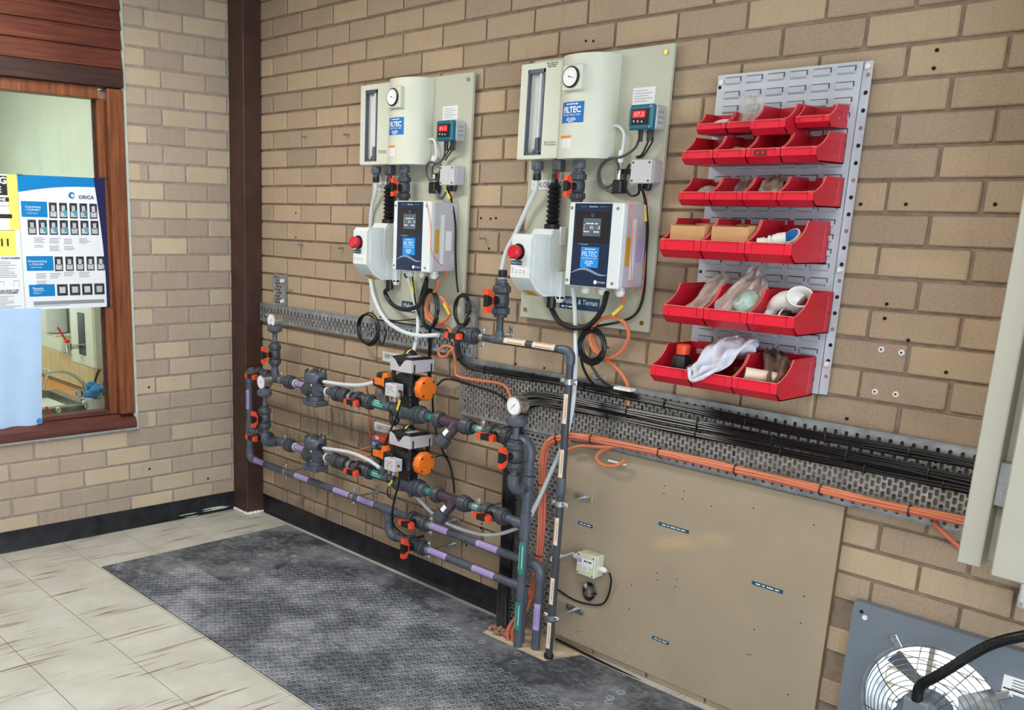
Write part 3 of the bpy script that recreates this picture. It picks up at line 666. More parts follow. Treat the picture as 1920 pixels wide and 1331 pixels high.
def gauge(c, base_z, label, seal=True):
    """dial facing the room (-y) on a stem above a seal; c is the dial centre"""
    c = V(c); t = thing('pressure_gauge', label, 'gauge', (c.x, c.y, base_z), 'round pressure gauges'); R = .0335
    part('case', B().lathe(c+Y*.030, -Y, [(R*.86,0), (R*.95,.004), (R*.95,.040), (R*1.06,.042), (R*1.06,.050), (R*.9,.052)], 28, True), 'steel_bright', t)
    d = part('dial', B().cyl(c-Y*.0215, c-Y*.0226, R*.9, n=28), 'gauge_face', t)
    b = B()
    for i in range(11):
        g = math.radians(225-27*i); u = V((math.cos(g), 0, math.sin(g))); v = V((-math.sin(g), 0, math.cos(g))); o = c-Y*.0229
        b.quad(o+u*R*.68-v*.0005, o+u*R*.68+v*.0005, o+u*R*.82+v*.0005, o+u*R*.82-v*.0005)
    part('scale_marks', b, 'ink', d, sharp=None)
    g = math.radians(225); u = V((math.cos(g), 0, math.sin(g))); v = V((-math.sin(g), 0, math.cos(g))); o = c-Y*.0234
    part('needle', B().add([o-u*.012-v*.0012, o-u*.012+v*.0012, o+u*R*.74], [(0,1,2)]), 'ink', d, sharp=None)
    part('stem', B().cyl(c-Z*(R*.95), c-Z*(R+.022), .006, n=8), 'steel_bright', t)
    zt = c.z-R-.020
    part('seal_body', B().lathe((c.x,c.y,base_z), Z, [(.012,0), (.012,.016), (.020,.020), (.034,.026), (.036,.030), (.036,.050), (.030,.053), (.022,.064), (.017,zt-base_z)], 22), 'pvc_grey', t)
    return t
def bracket(c, a, ear, r, label, plate, wall=0.0, rod_off=0.0, pl=.035):
    """two-piece pipe clamp on a threaded rod from a wall plate"""
    c = V(c); t = thing('pipe_bracket', label, 'bracket', (c.x, -wall, c.z), 'zinc pipe brackets'); hw = .0095
    b = B(); n = 20; vs = []
    for k in (-1, 1):
        for rr in (r+.0006, r+.0030):
            for i in range(n): q = 2*math.pi*i/n; f = -Y if True else Y; vs.append(c+a*(k*hw)+ear*(rr*math.cos(q))+Y*(rr*math.sin(q)))
    fs = []
    for i in range(n):
        j = (i+1) % n; fs += [(i, j, n+j, n+i), (2*n+i, 3*n+i, 3*n+j, 2*n+j), (n+i, n+j, 3*n+j, 3*n+i), (i, 2*n+i, 2*n+j, j)]
    part('band', b.add(vs, fs), 'zinc', t)
    for s in (-1, 1):
        e = part('ear', B().obox(c+ear*(s*(r+.012)), a, ear, Y, hw, .0115, .0032, .002), 'zinc', t)
        part('bolt', B().cyl(c+ear*(s*(r+.013))-Y*.012, c+ear*(s*(r+.013))+Y*.010, .0045, n=6), 'steel_bright', e)
    part('rod', B().cyl(c+Y*(r+.002), V((c.x, -wall-.003, c.z)), .0046, n=8).cyl(V((c.x, -wall-.02, c.z)), V((c.x, -wall-.004, c.z)), .008, n=6), 'zinc', t)
    pv = Z if plate == 'v' else X; pw = X if plate == 'v' else Z
    p = part('wall_plate', B().obox((c.x, -wall-.0022, c.z), pv, pw, Y, pl, .0125, .0018, .001), 'zinc', t)
    for s in (-1, 1): part('screw', B().cyl(V((c.x, -wall-.004, c.z))+pv*(s*pl*.68), V((c.x, -wall-.0075, c.z))+pv*(s*pl*.68), .0055, n=8), 'brass', p)
    return t
# ---- supply runs (purple labels)
XR = .222
s = thing('supply_pipe', 'grey plastic supply pipe from the corner riser along the upper purple-labelled run to the floor', 'pipe', (XR, -DL, 0))
lo = V((XR,-DL,ZA_)); elbow(s, lo, Z, X); seg(s, (XR,-DL,ZA_+.055), (XR,-DL,ZL-.03)); seg(s, (XR,-DL,ZL+.03), (XR,-DL,ZU-.05))
tee(s, (XR,-DL,ZL), Z, X); elbow(s, (XR,-DL,ZU), -Z, X)
seg(s, (XR+.055,-DL,ZA_), (1.318,-DL,ZA_)); tee(s, (1.36,-DL,ZA_), X, -Z); seg(s, (1.40,-DL,ZA_), (1.50,-DL,ZA_))
seg(s, (1.61,-DL,ZA_), (2.19,-DL,ZA_)); elbow(s, (2.237,-DL,ZA_), -X, -Z); seg(s, (2.237,-DL,ZA_-.055), (2.237,-DL,.001))
for px, py, qx, qy in ((474,866,497,877), (556,893,581,906), (629,920,657,935), (674,935,704,950), (806,985,842,1003), (897,1016,936,1034)):
    p, q = on(px, py, DL), on(qx, qy, DL); sticker(s, (p.x,-DL,ZA_), (q.x,-DL,ZA_), RP, CAMD, 'label_purple', 'label_purple_ink')
sticker(s, (XR,-DL,.60), (XR,-DL,.70), RP, V((.2,-1,0)), 'label_purple', 'label_purple_ink', .7); sticker(s, (2.237,-DL,.085), (2.237,-DL,.19), RP, V((.3,-1,0)), 'label_purple', 'label_purple_ink')
s2 = thing('supply_pipe', 'grey plastic branch pipe dropping from the tee to the lowest purple-labelled run', 'pipe', (1.36, -DL, 0))
seg(s2, (1.36,-DL,ZA_-.042), (1.36,-DL,ZB_+.055)); elbow(s2, (1.36,-DL,ZB_), Z, X); seg(s2, (1.415,-DL,ZB_), (1.49,-DL,ZB_)); seg(s2, (1.60,-DL,ZB_), (2.11,-DL,ZB_)); elbow(s2, (2.158,-DL,ZB_), -X, -Z); seg(s2, (2.158,-DL,ZB_-.055), (2.158,-DL,.001))
for px, py, qx, qy in ((802,1032,840,1051), (889,1064,929,1085)):
    p, q = on(px, py, DL), on(qx, qy, DL); sticker(s2, (p.x,-DL,ZB_), (q.x,-DL,ZB_), RP, CAMD, 'label_purple', 'label_purple_ink')
sticker(s2, (2.158,-DL,.07), (2.158,-DL,.165), RP, V((-.5,-1,0)), 'label_purple', 'label_purple_ink')
ball_valve((1.555,-DL,ZA_), X, -Y, 'open orange-handled ball valve on the upper supply run above the closed one')
ball_valve((1.545,-DL,ZB_), X, -Y, 'closed orange-handled ball valve with upright handle on the lowest supply run', closed=True)
# ---- dosing lines
def dosing(z, up):
    nm = 'upper' if up else 'lower'
    s = thing('dosing_pipe', 'grey plastic %s dosing line with teal and purple labels between the fittings' % nm, 'pipe', (.3, -DE, z))
    seg(s, (XR+.055 if up else XR+.042,-DE+.012,z), (.335,-DE+.006,z)); seg(s, (.455,-DE,z), (.475,-DE,z))
    if up: tee(s, (.497,-DE,z), X, Z)
    else: tee(s, (.535,-DE,z), X, -Y); seg(s, (.455,-DE,z), (.50,-DE,z))
    seg(s, (.53,-DE,z), (.60,-DE,z)); nut(s, (.632,-DE,z), X, .045, .034); ring(s, (.662,-DE,z), X, .016, .026); ring(s, (.676,-DE,z), X, .006, .0205, 'label_white', 'seal_ring')
    seg(s, (.67,-DE,z), (.79,-DE,z)); sticker(s, (.688,-DE,z), (.755,-DE,z), RP, CAMD, 'label_purple', 'label_purple_ink')
    seg(s, (.88,-DE,z), (1.0,-DE,z)); ring(s, (.93,-DE,z), X, .006, .0215, 'label_white', 'seal_ring')
    nut(s, (1.005,-DE,z), X, .036, .0345); ring(s, (1.035,-DE,z), X, .024, .029); nut(s, (1.066,-DE,z), X, .036, .0345); seg(s, (1.085,-DE,z), (1.14,-DE,z)); ring(s, (1.105,-DE,z), X, .03, .0235)
    seg(s, (1.26,-DE,z), (1.44,-DE,z)); sticker(s, (1.278,-DE,z), (1.352,-DE,z), RP*1.24, CAMD, 'label_teal', 'print_white', rows=3); tee(s, (1.335,-DE,z), X, Z, L=.05)
    seg(s, (1.60,-DE,z), (1.70,-DE,z)); sticker(s, (1.632,-DE,z), (1.664,-DE,z), RP, CAMD, 'label_teal')
    seg(s, (1.88,-DE,z), (1.96,-DE,z)); sticker(s, (1.897,-DE,z), (1.938,-DE,z), RP, CAMD, 'label_teal', 'print_white', rows=3)
    if up: seg(s, (2.07,-DE,z), (2.125,-DE-.006,z)); 
    else: seg(s, (2.07,-DE,z), (2.14,-DE-.008,z)); sticker(s, (2.088,-DE,z), (2.112,-DE,z), RP, CAMD, 'label_teal', 'print_white')
    return s
dosing(ZU, True); dosing(ZL, False)
ball_valve((.395,-DE,ZU), X, -Y, 'orange-handled ball valve at the top of the corner riser'); ball_valve((.395,-DE,ZL), X, -Y, 'orange-handled ball valve at the lower tee of the corner riser')
ball_valve((1.200,-DE,ZU), X, -Y, 'orange-handled ball valve after the upper pressure reducing valve'); ball_valve((1.208,-DE,ZL), X, -Y, 'orange-handled ball valve after the lower pressure reducing valve')
ball_valve((2.015,-DE,ZU), X, -Y, 'orange-handled ball valve right of the upper strainer'); ball_valve((2.015,-DE,ZL), X, -Y, 'orange-handled ball valve right of the lower strainer')
# ---- gauge columns
def column(x, d, z0, zg, name_v, name_g, name_p, kind):
    s = thing('gauge_pipe', name_p, 'pipe', (x, -d, z0))
    zv = z0+(zg-z0)*.42
    if kind == 'tee': seg(s, (x,-d,z0+.035), (x,-d,zv-.06))
    else:
        elbow(s, (x,-d,z0), Z, Y); seg(s, (x,-d,z0+.05), (x,-d,zv-.06), r=.013); seg(s, (x,-d+.05,z0), (x, -(DR if kind == 'riser' else DE)-.03, z0))
    zs = zv+.09
    seg(s, (x,-d,zv+.06), (x,-d,zs), r=.012)
    ball_valve((x,-d,zv), Z, -Y, name_v, s=.9)
    gauge((x,-d,zg), zs-.004, name_g)
column(.497, DE, ZU, 1.083, 'upright orange-handled ball valve below the topmost gauge', 'pressure gauge standing highest, beside the brown column', 'grey upright pipe below the topmost gauge', 'tee')
column(.535, .25, ZL, .795, 'upright orange-handled ball valve below the lower left gauge', 'pressure gauge in front of the corner riser, lower of the left pair', 'grey upright elbow pipe below the lower left gauge', 'line')
column(2.178, .258, .635, .948, 'upright orange-handled ball valve in front of the right riser', 'pressure gauge on the right riser in front of the black cables', 'grey upright elbow pipe below the right gauge', 'riser')
# ---- right riser
s = thing('riser_pipe', 'grey plastic riser with teal labels joining both dosing lines down to the floor', 'pipe', (2.178, -DR, 0))
elbow(s, (2.178,-DR,ZU), -X, -Z, RP*1.05); seg(s, (2.178,-DR,ZU-.05), (2.178,-DR,.68)); tee(s, (2.178,-DR,.635), Z, -Y); seg(s, (2.178,-DR,.60), (2.178,-DR,.53)); tee(s, (2.178,-DR,ZL), Z, -X, L=.05)
seg(s, (2.178,-DR,ZL-.04), (2.178,-DR,.001), m='pvc_grey')
for z0, z1 in ((.30,.425), (.075,.185)): sticker(s, (2.178,-DR,z0), (2.178,-DR,z1), RP, V((.05,-1,0)), 'label_teal', 'print_white', .75, rows=2)
# ---- chlorine pipe above the tray and down to the floor
RC = .0134; zc = 1.152
s = thing('chlorine_pipe', 'dark grey vent pipe with cream labels crossing above the tray and dropping to the floor', 'pipe', (2.318, -DC, 0))
seg(s, (1.86,-DC,zc), (1.95,-DC,zc), RC, 'pvc_dark'); ring(s, (1.858,-DC,zc), X, .03, .019); tee(s, (1.977,-DC,zc), X, Z, RC); seg(s, (2.0,-DC,zc), (2.285,-DC,zc), RC, 'pvc_dark'); elbow(s, (2.318,-DC,zc), -X, -Z, RC)
seg(s, (2.318,-DC,zc-.04), (2.318,-DC,.001), RC, 'pvc_dark'); ring(s, (2.318,-DC,.668), Z, .062, RC*1.28, 'pvc_grey'); ring(s, (2.318,-DC,.009), Z, .018, RC*1.35, 'pvc_black', 'floor_collar')
seg(s, (1.977,-DC,zc+.03), (1.977,-DC,1.242), RC, 'pvc_dark')
for px, qx in ((948,988), (1002,1044)):
    p, q = on(px, 645, DC), on(qx, 648, DC); sticker(s, (p.x,-DC,zc), (q.x,-DC,zc), RC, CAMD, 'label_cream', 'ink', .9, rows=2)
for y0, y1 in ((735,790), (840,892), (970,1021), (1086,1135), (1172,1220)):
    p, q = on(1050, y0, DC), on(1045, y1, DC); sticker(s, (2.318,-DC,q.z), (2.318,-DC,p.z), RC, V((-.1,-1,0)), 'label_cream', 'ink', .85, rows=2)
ball_valve((1.805,-DC,zc), X, -Y, 'orange-handled ball valve at the left end of the vent pipe', RC, s=.95)
ball_valve((1.977,-DC,1.298), Z, -Y, 'upright orange-handled ball valve standing on the vent pipe tee', RC, s=.98)
t = thing('hose_connector', 'black and pink hose tail on top of the upright valve of the vent pipe', 'hose connector', (1.977, -DC, 1.358))
part('socket', B().lathe((1.977,-DC,1.354), Z, [(.019,0), (.019,.016), (.016,.02)], 16), 'pvc_grey', t); part('seal_tape', B().cyl((1.977,-DC,1.374), (1.977,-DC,1.381), .0135, n=16), 'label_purple', t); nut(t, (1.977,-DC,1.394), Z, .026, .0165, 'pvc_black', 'hose_nut')
# ---- brackets
bracket((.555,-DE,ZU), X, Z, RP, 'zinc bracket on the upper dosing line beside the topmost gauge', 'v')
bracket((.585,-DE,ZL), X, Z, RP, 'zinc bracket on the lower dosing line beside the left union', 'v')
bracket((1.112,-DE,ZU), X, Z, RP*1.4, 'zinc bracket left of the upper middle ball valve', 'h'); bracket((1.116,-DE,ZL), X, Z, RP*1.4, 'zinc bracket left of the lower middle ball valve', 'h')
bracket((1.925,-DE,ZU), X, Z, RP*1.05, 'zinc bracket left of the upper right ball valve', 'h'); bracket((1.925,-DE,ZL), X, Z, RP*1.05, 'zinc bracket left of the lower right ball valve', 'h')
bracket((.558,-DL,ZA_), X, Z, RP, 'zinc bracket on the supply run nearest the column', 'v'); bracket((1.106,-DL,ZA_), X, Z, RP, 'zinc bracket on the supply run left of the tee', 'v')
bracket((1.628,-DL,ZA_), X, Z, RP, 'zinc bracket right of the open supply valve', 'h'); bracket((1.622,-DL,ZB_), X, Z, RP, 'zinc bracket right of the closed supply valve', 'h')
bracket((2.318,-DC,.603), Z, X, RC, 'zinc bracket holding the vent pipe above the ivory junction box', 'h', .022, pl=.042); bracket((2.318,-DC,.163), Z, X, RC, 'zinc bracket holding the vent pipe near the floor', 'h', .022, pl=.042)
bracket((2.318,-DC,1.045), Z, X, RC, 'zinc bracket holding the vent pipe at the black cables', 'h'); bracket((1.893,-DC,zc), X, Z, RC, 'zinc bracket on the level part of the vent pipe', 'v')
# ---- pressure reducing valves
def prv(x, z, label):
    t = thing('pressure_valve', label, 'pressure valve', (x, -DE, z-.075), 'grey pressure reducing valves'); o = V((x,-DE,z))
    part('body', B().lathe(o-Z*.058, Z, [(.040,0), (.043,.01), (.039,.03), (.036,.05), (.038,.075), (.046,.088)], 22), 'pvc_grey', t)
    part('foot', B().obox(o-Z*.067, X, Y, Z, .052, .040, .013, .005), 'pvc_grey', t)
    b_ = B().lathe(o+Z*.028, Z, [(.050,0), (.054,.006), (.054,.040), (.050,.048), (.044,.052)], 24); part('bonnet', b_, 'pvc_grey', t)
    for i in range(8):
        a = 2*math.pi*i/8+.3; part('bonnet_bolt', B().cyl(o+V((.046*math.cos(a), .046*math.sin(a), .078)), o+V((.046*math.cos(a), .046*math.sin(a), .089)), .0055, n=6), 'pvc_dark' if i % 3 else 'zinc', t)
    part('adjuster', B().cyl(o+Z*.079, o+Z*.094, .013, n=10), 'pvc_dark', t)
    part('side_port', B().lathe(o, (X*.92-Y*.38), [(.034,.0), (.034,.045), (.030,.052)], 20), 'pvc_dark', t)
    q = o-Y*.028; part('front_cap', B().lathe(q, -Y, [(.033,0), (.033,.022), (.028,.024), (.026,.036), (.020,.038)], 8), 'pvc_dark', t)
    part('rating_label', B().lathe(q, -Y, [(.0338,.004), (.0338,.017)], 16, False), 'label_white', t)
    p = o+V((.052,-.012,.044)); part('tube_port', B().cyl(o+V((.03,-.012,.044)), p, .017, n=14), 'pvc_grey', t); nut(t, p+X*.016, X, .026, .0155, 'pvc_black', 'tube_nut')
    return p+X*.028
PU = prv(.835, ZU, 'grey plastic pressure reducing valve on the upper dosing line'); PL_ = prv(.838, ZL, 'grey plastic pressure reducing valve on the lower dosing line')
# ---- actuated valves with orange end caps
def actuator(x, z, up):
    nm = 'upper' if up else 'lower'; t = thing('actuated_valve', 'black actuated ejector valve with orange end cap and grey cradle on the %s dosing line' % nm, 'valve', (x, -DE, z), 'actuated ejector valves')
    o = V((x,-DE,z)); zc = z+.112; c = V((x,-DE,zc))
    part('valve_body', B().lathe(o-X*.06, X, [(.026,0), (.036,.006), (.036,.026), (.031,.03), (.034,.06), (.031,.09), (.036,.094), (.036,.114), (.026,.12)], 22), 'pvc_grey', t)
    nut(t, o-X*.062, X, .03, .0385); nut(t, o+X*.062, X, .03, .0385); ring(t, o+X*.088, X, .03, .029, 'pvc_grey', 'collar'); part('drain_boss', B().cyl(o-Z*.02, o-Z*.045+X*.02, .012, n=10), 'pvc_grey', t)
    part('mounting_stem', B().obox(o+Z*.05, X, Y, Z, .026, .026, .028, .004), 'actuator_black', t)
    part('actuator_body', B().lathe(c-X*.075, X, [(.040,0), (.047,.012), (.047,.138), (.040,.15)], 20).obox(c, X, Y, Z, .05, .05, .042, .008).obox(c-Z*.048, X, Y, Z, .034, .034, .014, .004), 'actuator_black', t)
    cp = part('end_cap', B().lathe(c+X*.070, X, [(.046,0), (.050,.004), (.050,.026), (.045,.034), (.040,.035)], 10), 'cap_orange', t)
    for i in range(4):
        a = math.pi/4+math.pi/2*i; part('cap_screw', B().cyl(c+V((.0985, .038*math.cos(a), .038*math.sin(a))), c+V((.107, .038*math.cos(a), .038*math.sin(a))), .0045, n=8), 'ink', cp)
    part('far_cap', B().prism([(-.045,-.012), (.0,-.02), (.03,.012), (.01,.045), (-.02,.04)], c-X*.105-Y*.03, -Y*.0+X*.8+Z*.0, Z, -Y*.022), 'cap_orange', t)
    part('coil_block', B().obox(c+V((-.058,-.055,-.005)), X, Y, Z, .03, .022, .032, .004), 'actuator_black', t)
    sbx = part('solenoid_box', B().obox(c+V((-.012,-.082,-.012)), X, Y, Z, .034, .022, .026, .003), 'box_grey', t)
    b = B()
    for i, (a, h) in enumerate(((-.024,.010), (-.014,.0), (-.002,.004), (.01,-.004), (-.018,-.012), (.006,.012))): p = c+V((-.012+a,-.1045,-.012+h)); b.quad(p, p+X*.009, p+X*.009+Z*.005, p+Z*.005)
    part('print_lines', b, 'print_grey', sbx, sharp=None); part('port', B().cyl(c+V((.0225,-.085,-.012)), c+V((.026,-.085,-.012)), .006, n=10), 'brass', sbx)
    for k in (-.028, .0, .022): part('fitting', B().cyl(c+V((k,-.088,-.038)), c+V((k,-.088,-.056)), .0075, n=8), 'brass' if k else 'label_purple', t)
    cr = c+Z*.085
    for i in (-1, 1):
        for j in (-1, 1): part('cradle_leg', B().obox(cr+V((i*.054, j*.05, -.02)), X, Y, Z, .008, .005, .055, .001), 'actuator_black', t)
    n = 26; poly = [(-.064,-.022)]+[(.064,-.022), (.064,.03)]
    for i in range(n+1):
        a = .045-.10*i/n; poly.append((a, .030-.034*math.exp(-((a+.010)/.024)**2)))
    poly.append((-.064,.034))
    part('cradle', B().prism(poly, cr-Y*.060, X, Z, Y*.003).prism([(-.06,-.020), (.06,-.020), (.06,.028), (-.06,.030)], cr+X*.0645, Y, Z, X*.003).prism([(-.06,-.020), (.06,-.020), (.06,.028), (-.06,.030)], cr-X*.0675, Y, Z, X*.003), 'box_lilac', t)
    part('cradle_slot', B().box(cr.x+.066, cr.x+.0683, cr.y-.05, cr.y-.042, cr.z-.021, cr.z+.012).box(cr.x+.066, cr.x+.0683, cr.y+.042, cr.y+.05, cr.z-.021, cr.z+.012), 'ink', t)
    part('indicator_housing', B().obox(cr+Z*.022, X, Y, Z, .060, .055, .016, .012), 'smoke_plastic' if False else 'actuator_black', t)
    part('rating_label', B().prism([(.012,.040), (.05,.036), (.05,.0365), (.012,.0405)], cr-Y*.045, X, Z, Y*.07), 'chip_grey', t)
    dm = part('position_dome', B().ball(cr+V((-.018,.005,.036)), .030, 16, 10, (1,1,.85)), 'actuator_black', t)
    b = B(); g0 = cr+V((-.018,.005,.036))
    for k in range(9):
        a0, a1 = math.pi*.15+math.pi*.08*k, math.pi*.15+math.pi*.08*(k+1)
        def dp(a, w_): v_ = V((w_, -math.cos(a), math.sin(a)*.85)); return g0+v_*.0307
        b.quad(dp(a0,.12), dp(a0,.42), dp(a1,.42), dp(a1,.12))
    part('yellow_stripe', b, 'label_yellow', dm, sharp=80)
    # flow switch head on the tee left of the valve
    f = V((1.337,-DE,z)); h = thing('flow_switch', 'black and orange flow switch head on the %s line left of the actuator' % nm, 'flow switch', f+Z*.05, 'flow switch heads')
    part('stem', B().cyl(f+Z*.05, f+Z*.075, .013, n=10).cyl(f+Z*.062, f+Z*.07, .017, n=6), 'pvc_grey', h); part('lower_case', B().lathe(f+Z*.075, Z, [(.028,0), (.036,.006), (.036,.018)], 18), 'actuator_black', h)
    part('orange_band', B().lathe(f+Z*.093, Z, [(.037,0), (.037,.03)], 18).obox(f+V((0,-.036,.108)), X, Y, Z, .022, .006, .014, .002), 'cap_orange', h); part('lid', B().lathe(f+Z*.123, Z, [(.037,0), (.037,.014), (.031,.02)], 18), 'actuator_black', h); part('connector', B().obox(f+V((-.04,-.01,.098)), X, Y, Z, .016, .014, .018, .004), 'actuator_black', h)
    return h
actuator(1.505, ZU, True); actuator(1.512, ZL, False)
# ---- Y strainers of smoky clear plastic
def strainer(x, z, label):
    t = thing('y_strainer', label, 'strainer', (x, -DE, z-.09), 'smoky Y strainers'); o = V((x,-DE,z)); g = (X*-.42-Y*.40-Z*.75).normalized()
    nut(t, o-X*.075, X, .036, .034); nut(t, o+X*.082, X, .04, .034); ring(t, o+X*.108, X, .016, .027)
    part('body', B().cyl(o-X*.06, o+X*.065, .0225, n=18), 'smoke_pvc', t); part('leg', B().cyl(o+X*.03, o+X*.03+g*.075, .0225, n=18), 'smoke_pvc', t)
    part('basket', B().cyl(o+X*.02, o+X*.03+g*.07, .015, n=12), 'print_brown', t); part('cap', B().lathe(o+X*.03+g*.070, g, [(.028,0), (.031,.004), (.031,.036), (.026,.04)], 18), 'pvc_dark', t)
    sticker(t, o+X*.03+g*.040, o+X*.03+g*.066, .0225, V((-.2,-1,.3)), 'label_white', None, .55, 'flow_label')
mat('smoke_pvc', (76,62,74), .2, var=.1, alpha=.82)
strainer(1.755, ZU, 'smoky clear Y strainer on the upper dosing line'); strainer(1.762, ZL, 'smoky clear Y strainer on the lower dosing line')
# ---- signs and small items on the brickwork by the dosing lines
def wall_sign(text, x0, x1, z0, z1, label, tilt=0.0):
    t = thing('wall_sign', label, 'sign', ((x0+x1)/2, 0, z0), 'engraved white signs'); part('plate', B().box(x0, x1, -.004, -.0014, z0, z1, .0008), 'label_white', t); letters(text, ((x0+x1)/2, -.0045, (z0+z1)/2), X, Z, (x1-x0)*.84, (z1-z0)*.52, 'ink', t)
a, c = on(717, 658, .004), on(749, 677, .004); wall_sign('EJECTOR VALVE', a.x, a.x+.25, a.z-.043, a.z, 'white engraved sign on the bricks left of the upper ejector valve')
a, c = on(702, 790, .004), on(745, 808, .004); wall_sign('EJECTOR VALVE', a.x, a.x+.25, a.z-.042, a.z, 'white engraved sign on the bricks left of the lower ejector valve')
t = thing('orange_sensor_box', 'orange box with a blue printed label on the wall behind the lower ejector valve', 'box', (1.19, -.05, .62)); a = on(697, 817, .09); c = on(722, 857, .09)
part('case', B().box(a.x, a.x+.085, -.09, -.001, c.z+.01, a.z+.005, .006), 'handle_orange', t)
part('blue_label', B().box(a.x+.004, a.x+.078, -.0915, -.0902, c.z+.016, c.z+.065), 'sticker_blue', t); letters('FILTEC', (a.x+.041, -.0920, c.z+.046), X, Z, .062, .018, 'print_white', t, True); letters('Making Water Safer', (a.x+.041, -.0920, c.z+.030), X, Z, .06, .006, 'print_white', t)
part('white_tag', B().box(a.x+.028, a.x+.05, -.0915, -.0902, c.z+.070, c.z+.084), 'label_white', t)
# ------------------------------------------------------------------ chlorinator boards
def face_text(s, c, w_, h, m, parent, bold=False): return letters(s, c, X, Z, w_, h, m, parent, bold)
def plate(x0, x1, z0, z1, d, m, parent, name, t=.0008): return part(name, B().box(x0, x1, -d-t, -d, z0, z1), m, parent)
def unit(dx, side, bx0, bx1, bz0, bz1, digits, screw):
    R_ = side == 'right'; w = 'right' if R_ else 'left'
    q = 'beside the red bins' if R_ else 'nearer the corner'
    # mounting board
    t = thing('mounting_board', 'pale green equipment board %s' % q, 'board', ((bx0+bx1)/2, -.02, bz0), 'chlorinator mounting boards')
    part('panel', B().box(bx0, bx1, -.030, -.016, bz0, bz1, .0015), 'board_green', t)
    for i in (0, 1):
        for j in (0, 1):
            x = (bx0+.026, bx1-.026)[i]; z = (bz0+.03, bz1-.025)[j]; part('screw', B().cyl((x,-.0305,z), (x,-.035,z), .0075, n=10).cyl((x,-.016,z), (x,.0,z), .012, n=10), screw, t)
    pl = part('data_label', B().box(2.392+dx, 2.478+dx, -.0312, -.0304, 1.957, 2.009), 'label_white', t)
    b = B()
    for k in range(5): b.quad(*[V((2.40+dx+a, -.0316, 1.998-.008*k+c)) for a, c in ((0,0), (.05+.02*(k % 2),0), (.05+.02*(k % 2),.0018), (0,.0018))])
    part('print_lines', b, 'print_grey', pl, sharp=None)
    z0 = bz0+.072; nb = part('name_plate', B().box(2.147+dx+(.035 if not R_ else 0), 2.147+dx+.178+(.035 if not R_ else 0), -.0318, -.0304, z0-.022, z0+.022), 'label_navy', t); xc = 2.236+dx+(.035 if not R_ else 0)
    face_text('Wallace & Tiernan', (xc, -.0322, z0+.006), .16, .018, 'print_white', nb); face_text('~4', (xc-.045, -.0322, z0-.014), .07, .006, 'print_white', nb)
    sg = part('engraved_sign', B().box(1.978+dx, 2.17+dx, -.0335, -.0304, 1.692, 1.727, .0006), 'label_white', t); face_text('CHLORINATION', (2.075+dx, -.0339, 1.7095), .17, .018, 'ink', sg)
    # gas dosing cabinet with round-fronted cover
    c = thing('dosing_cabinet', 'pale green round-fronted chlorinator housing with gauge on the %s board' % w, 'chlorinator', (2.15+dx, -.03, 1.79), 'chlorinator housings')
    x0, xw0, xw1, xd = 1.962+dx, 1.998+dx, 2.074+dx, 2.15+dx; Z0, Z1, zw0, zw1 = 1.793, 2.112, 1.808, 2.090; F_ = .105
    part('housing', B().box(x0, xw0, -F_, -.0305, Z0, Z1, .003).box(xw1, xd, -F_, -.0305, Z0, Z1, .003).box(xw0-.003, xw1+.003, -F_, -.0305, zw1, Z1, .002).box(xw0-.003, xw1+.003, -F_, -.0305, Z0, zw0, .002), 'cover_green', c)
    wn = part('meter_window', B().box(xw0, xw1, -.082, -.0307, zw0, zw1), 'plug_white', c)
    part('window_frame', B().box(xw0, xw0+.005, -F_-.0006, -.09, zw0, zw1).box(xw1-.005, xw1, -F_-.0006, -.09, zw0, zw1).box(xw0, xw1, -F_-.0006, -.06, zw1-.012, zw1).box(xw0, xw1, -F_-.0006, -.06, zw0, zw0+.008), 'pvc_grey', wn)
    part('flow_tube', B().cyl((2.049+dx,-.094,zw0+.05), (2.049+dx,-.094,zw1-.012), .006, n=14), 'tube_white', wn)
    part('float', B().lathe((2.049+dx,-.094,1.872), Z, [(.001,0), (.005,.012), (.005,.026)], 10), 'pvc_black', wn)
    part('tube_socket', B().lathe((2.049+dx,-.094,zw0+.008), Z, [(.016,0), (.016,.008), (.010,.012), (.010,.045), (.008,.05)], 16), 'pvc_grey', wn)
    b = B()
    for k in range(24): z = zw0+.075+.0075*k; b.quad(*[V((2.027+dx+a, -.0826, z+e)) for a, e in ((0,0), (.008 if k % 4 else .014,0), (.008 if k % 4 else .014,.0012), (0,.0012))])
    part('scale_marks', b, 'print_grey', wn, sharp=None)
    XC, A_, D0, B_ = 2.236+dx, .100, .058, .082
    def drum(k=0.0, z0=1.79, z1=2.118):
        poly = [(XC+A_+k,.0305), (XC+A_+k,D0)]+[(XC+(A_+k)*math.cos(math.pi*i/28), D0+(B_+k)*math.sin(math.pi*i/28)) for i in range(1, 28)]+[(XC-A_-k,D0), (XC-A_-k,.0305)]
        return B().prism(poly, (0,0,z0), X, -Y, Z*(z1-z0))
    dr = part('round_cover', drum(), 'cover_green', c)
    b = B()
    for k in range(13): q_ = drum(.0007, 1.992+.0075*k, 1.996+.0075*k); b.add(q_.v, q_.f)
    part('rib', b, 'cover_green', dr)
    def bend(cx, cz, k=.0012): return lambda a, h: V((cx+a, -(D0+(B_+k)*math.sqrt(max(.0, 1-((cx+a-XC)/(A_+k))**2))), cz+h))
    def curved(cx, cz, w_, h, m, name, par, k=.0008, n=10):
        f = bend(cx, cz, k); vs = []
        for i in range(n+1): a = (i/n-.5)*w_; vs += [f(a, -h/2), f(a, h/2)]
        return part(name, B().add(vs, [(2*i, 2*i+1, 2*i+3, 2*i+2) for i in range(n)]), m, par, sharp=80)
    sx, sz = XC-.005, 1.936
    st = curved(sx, sz, .094, .066, 'sticker_blue', 'brand_sticker', dr)
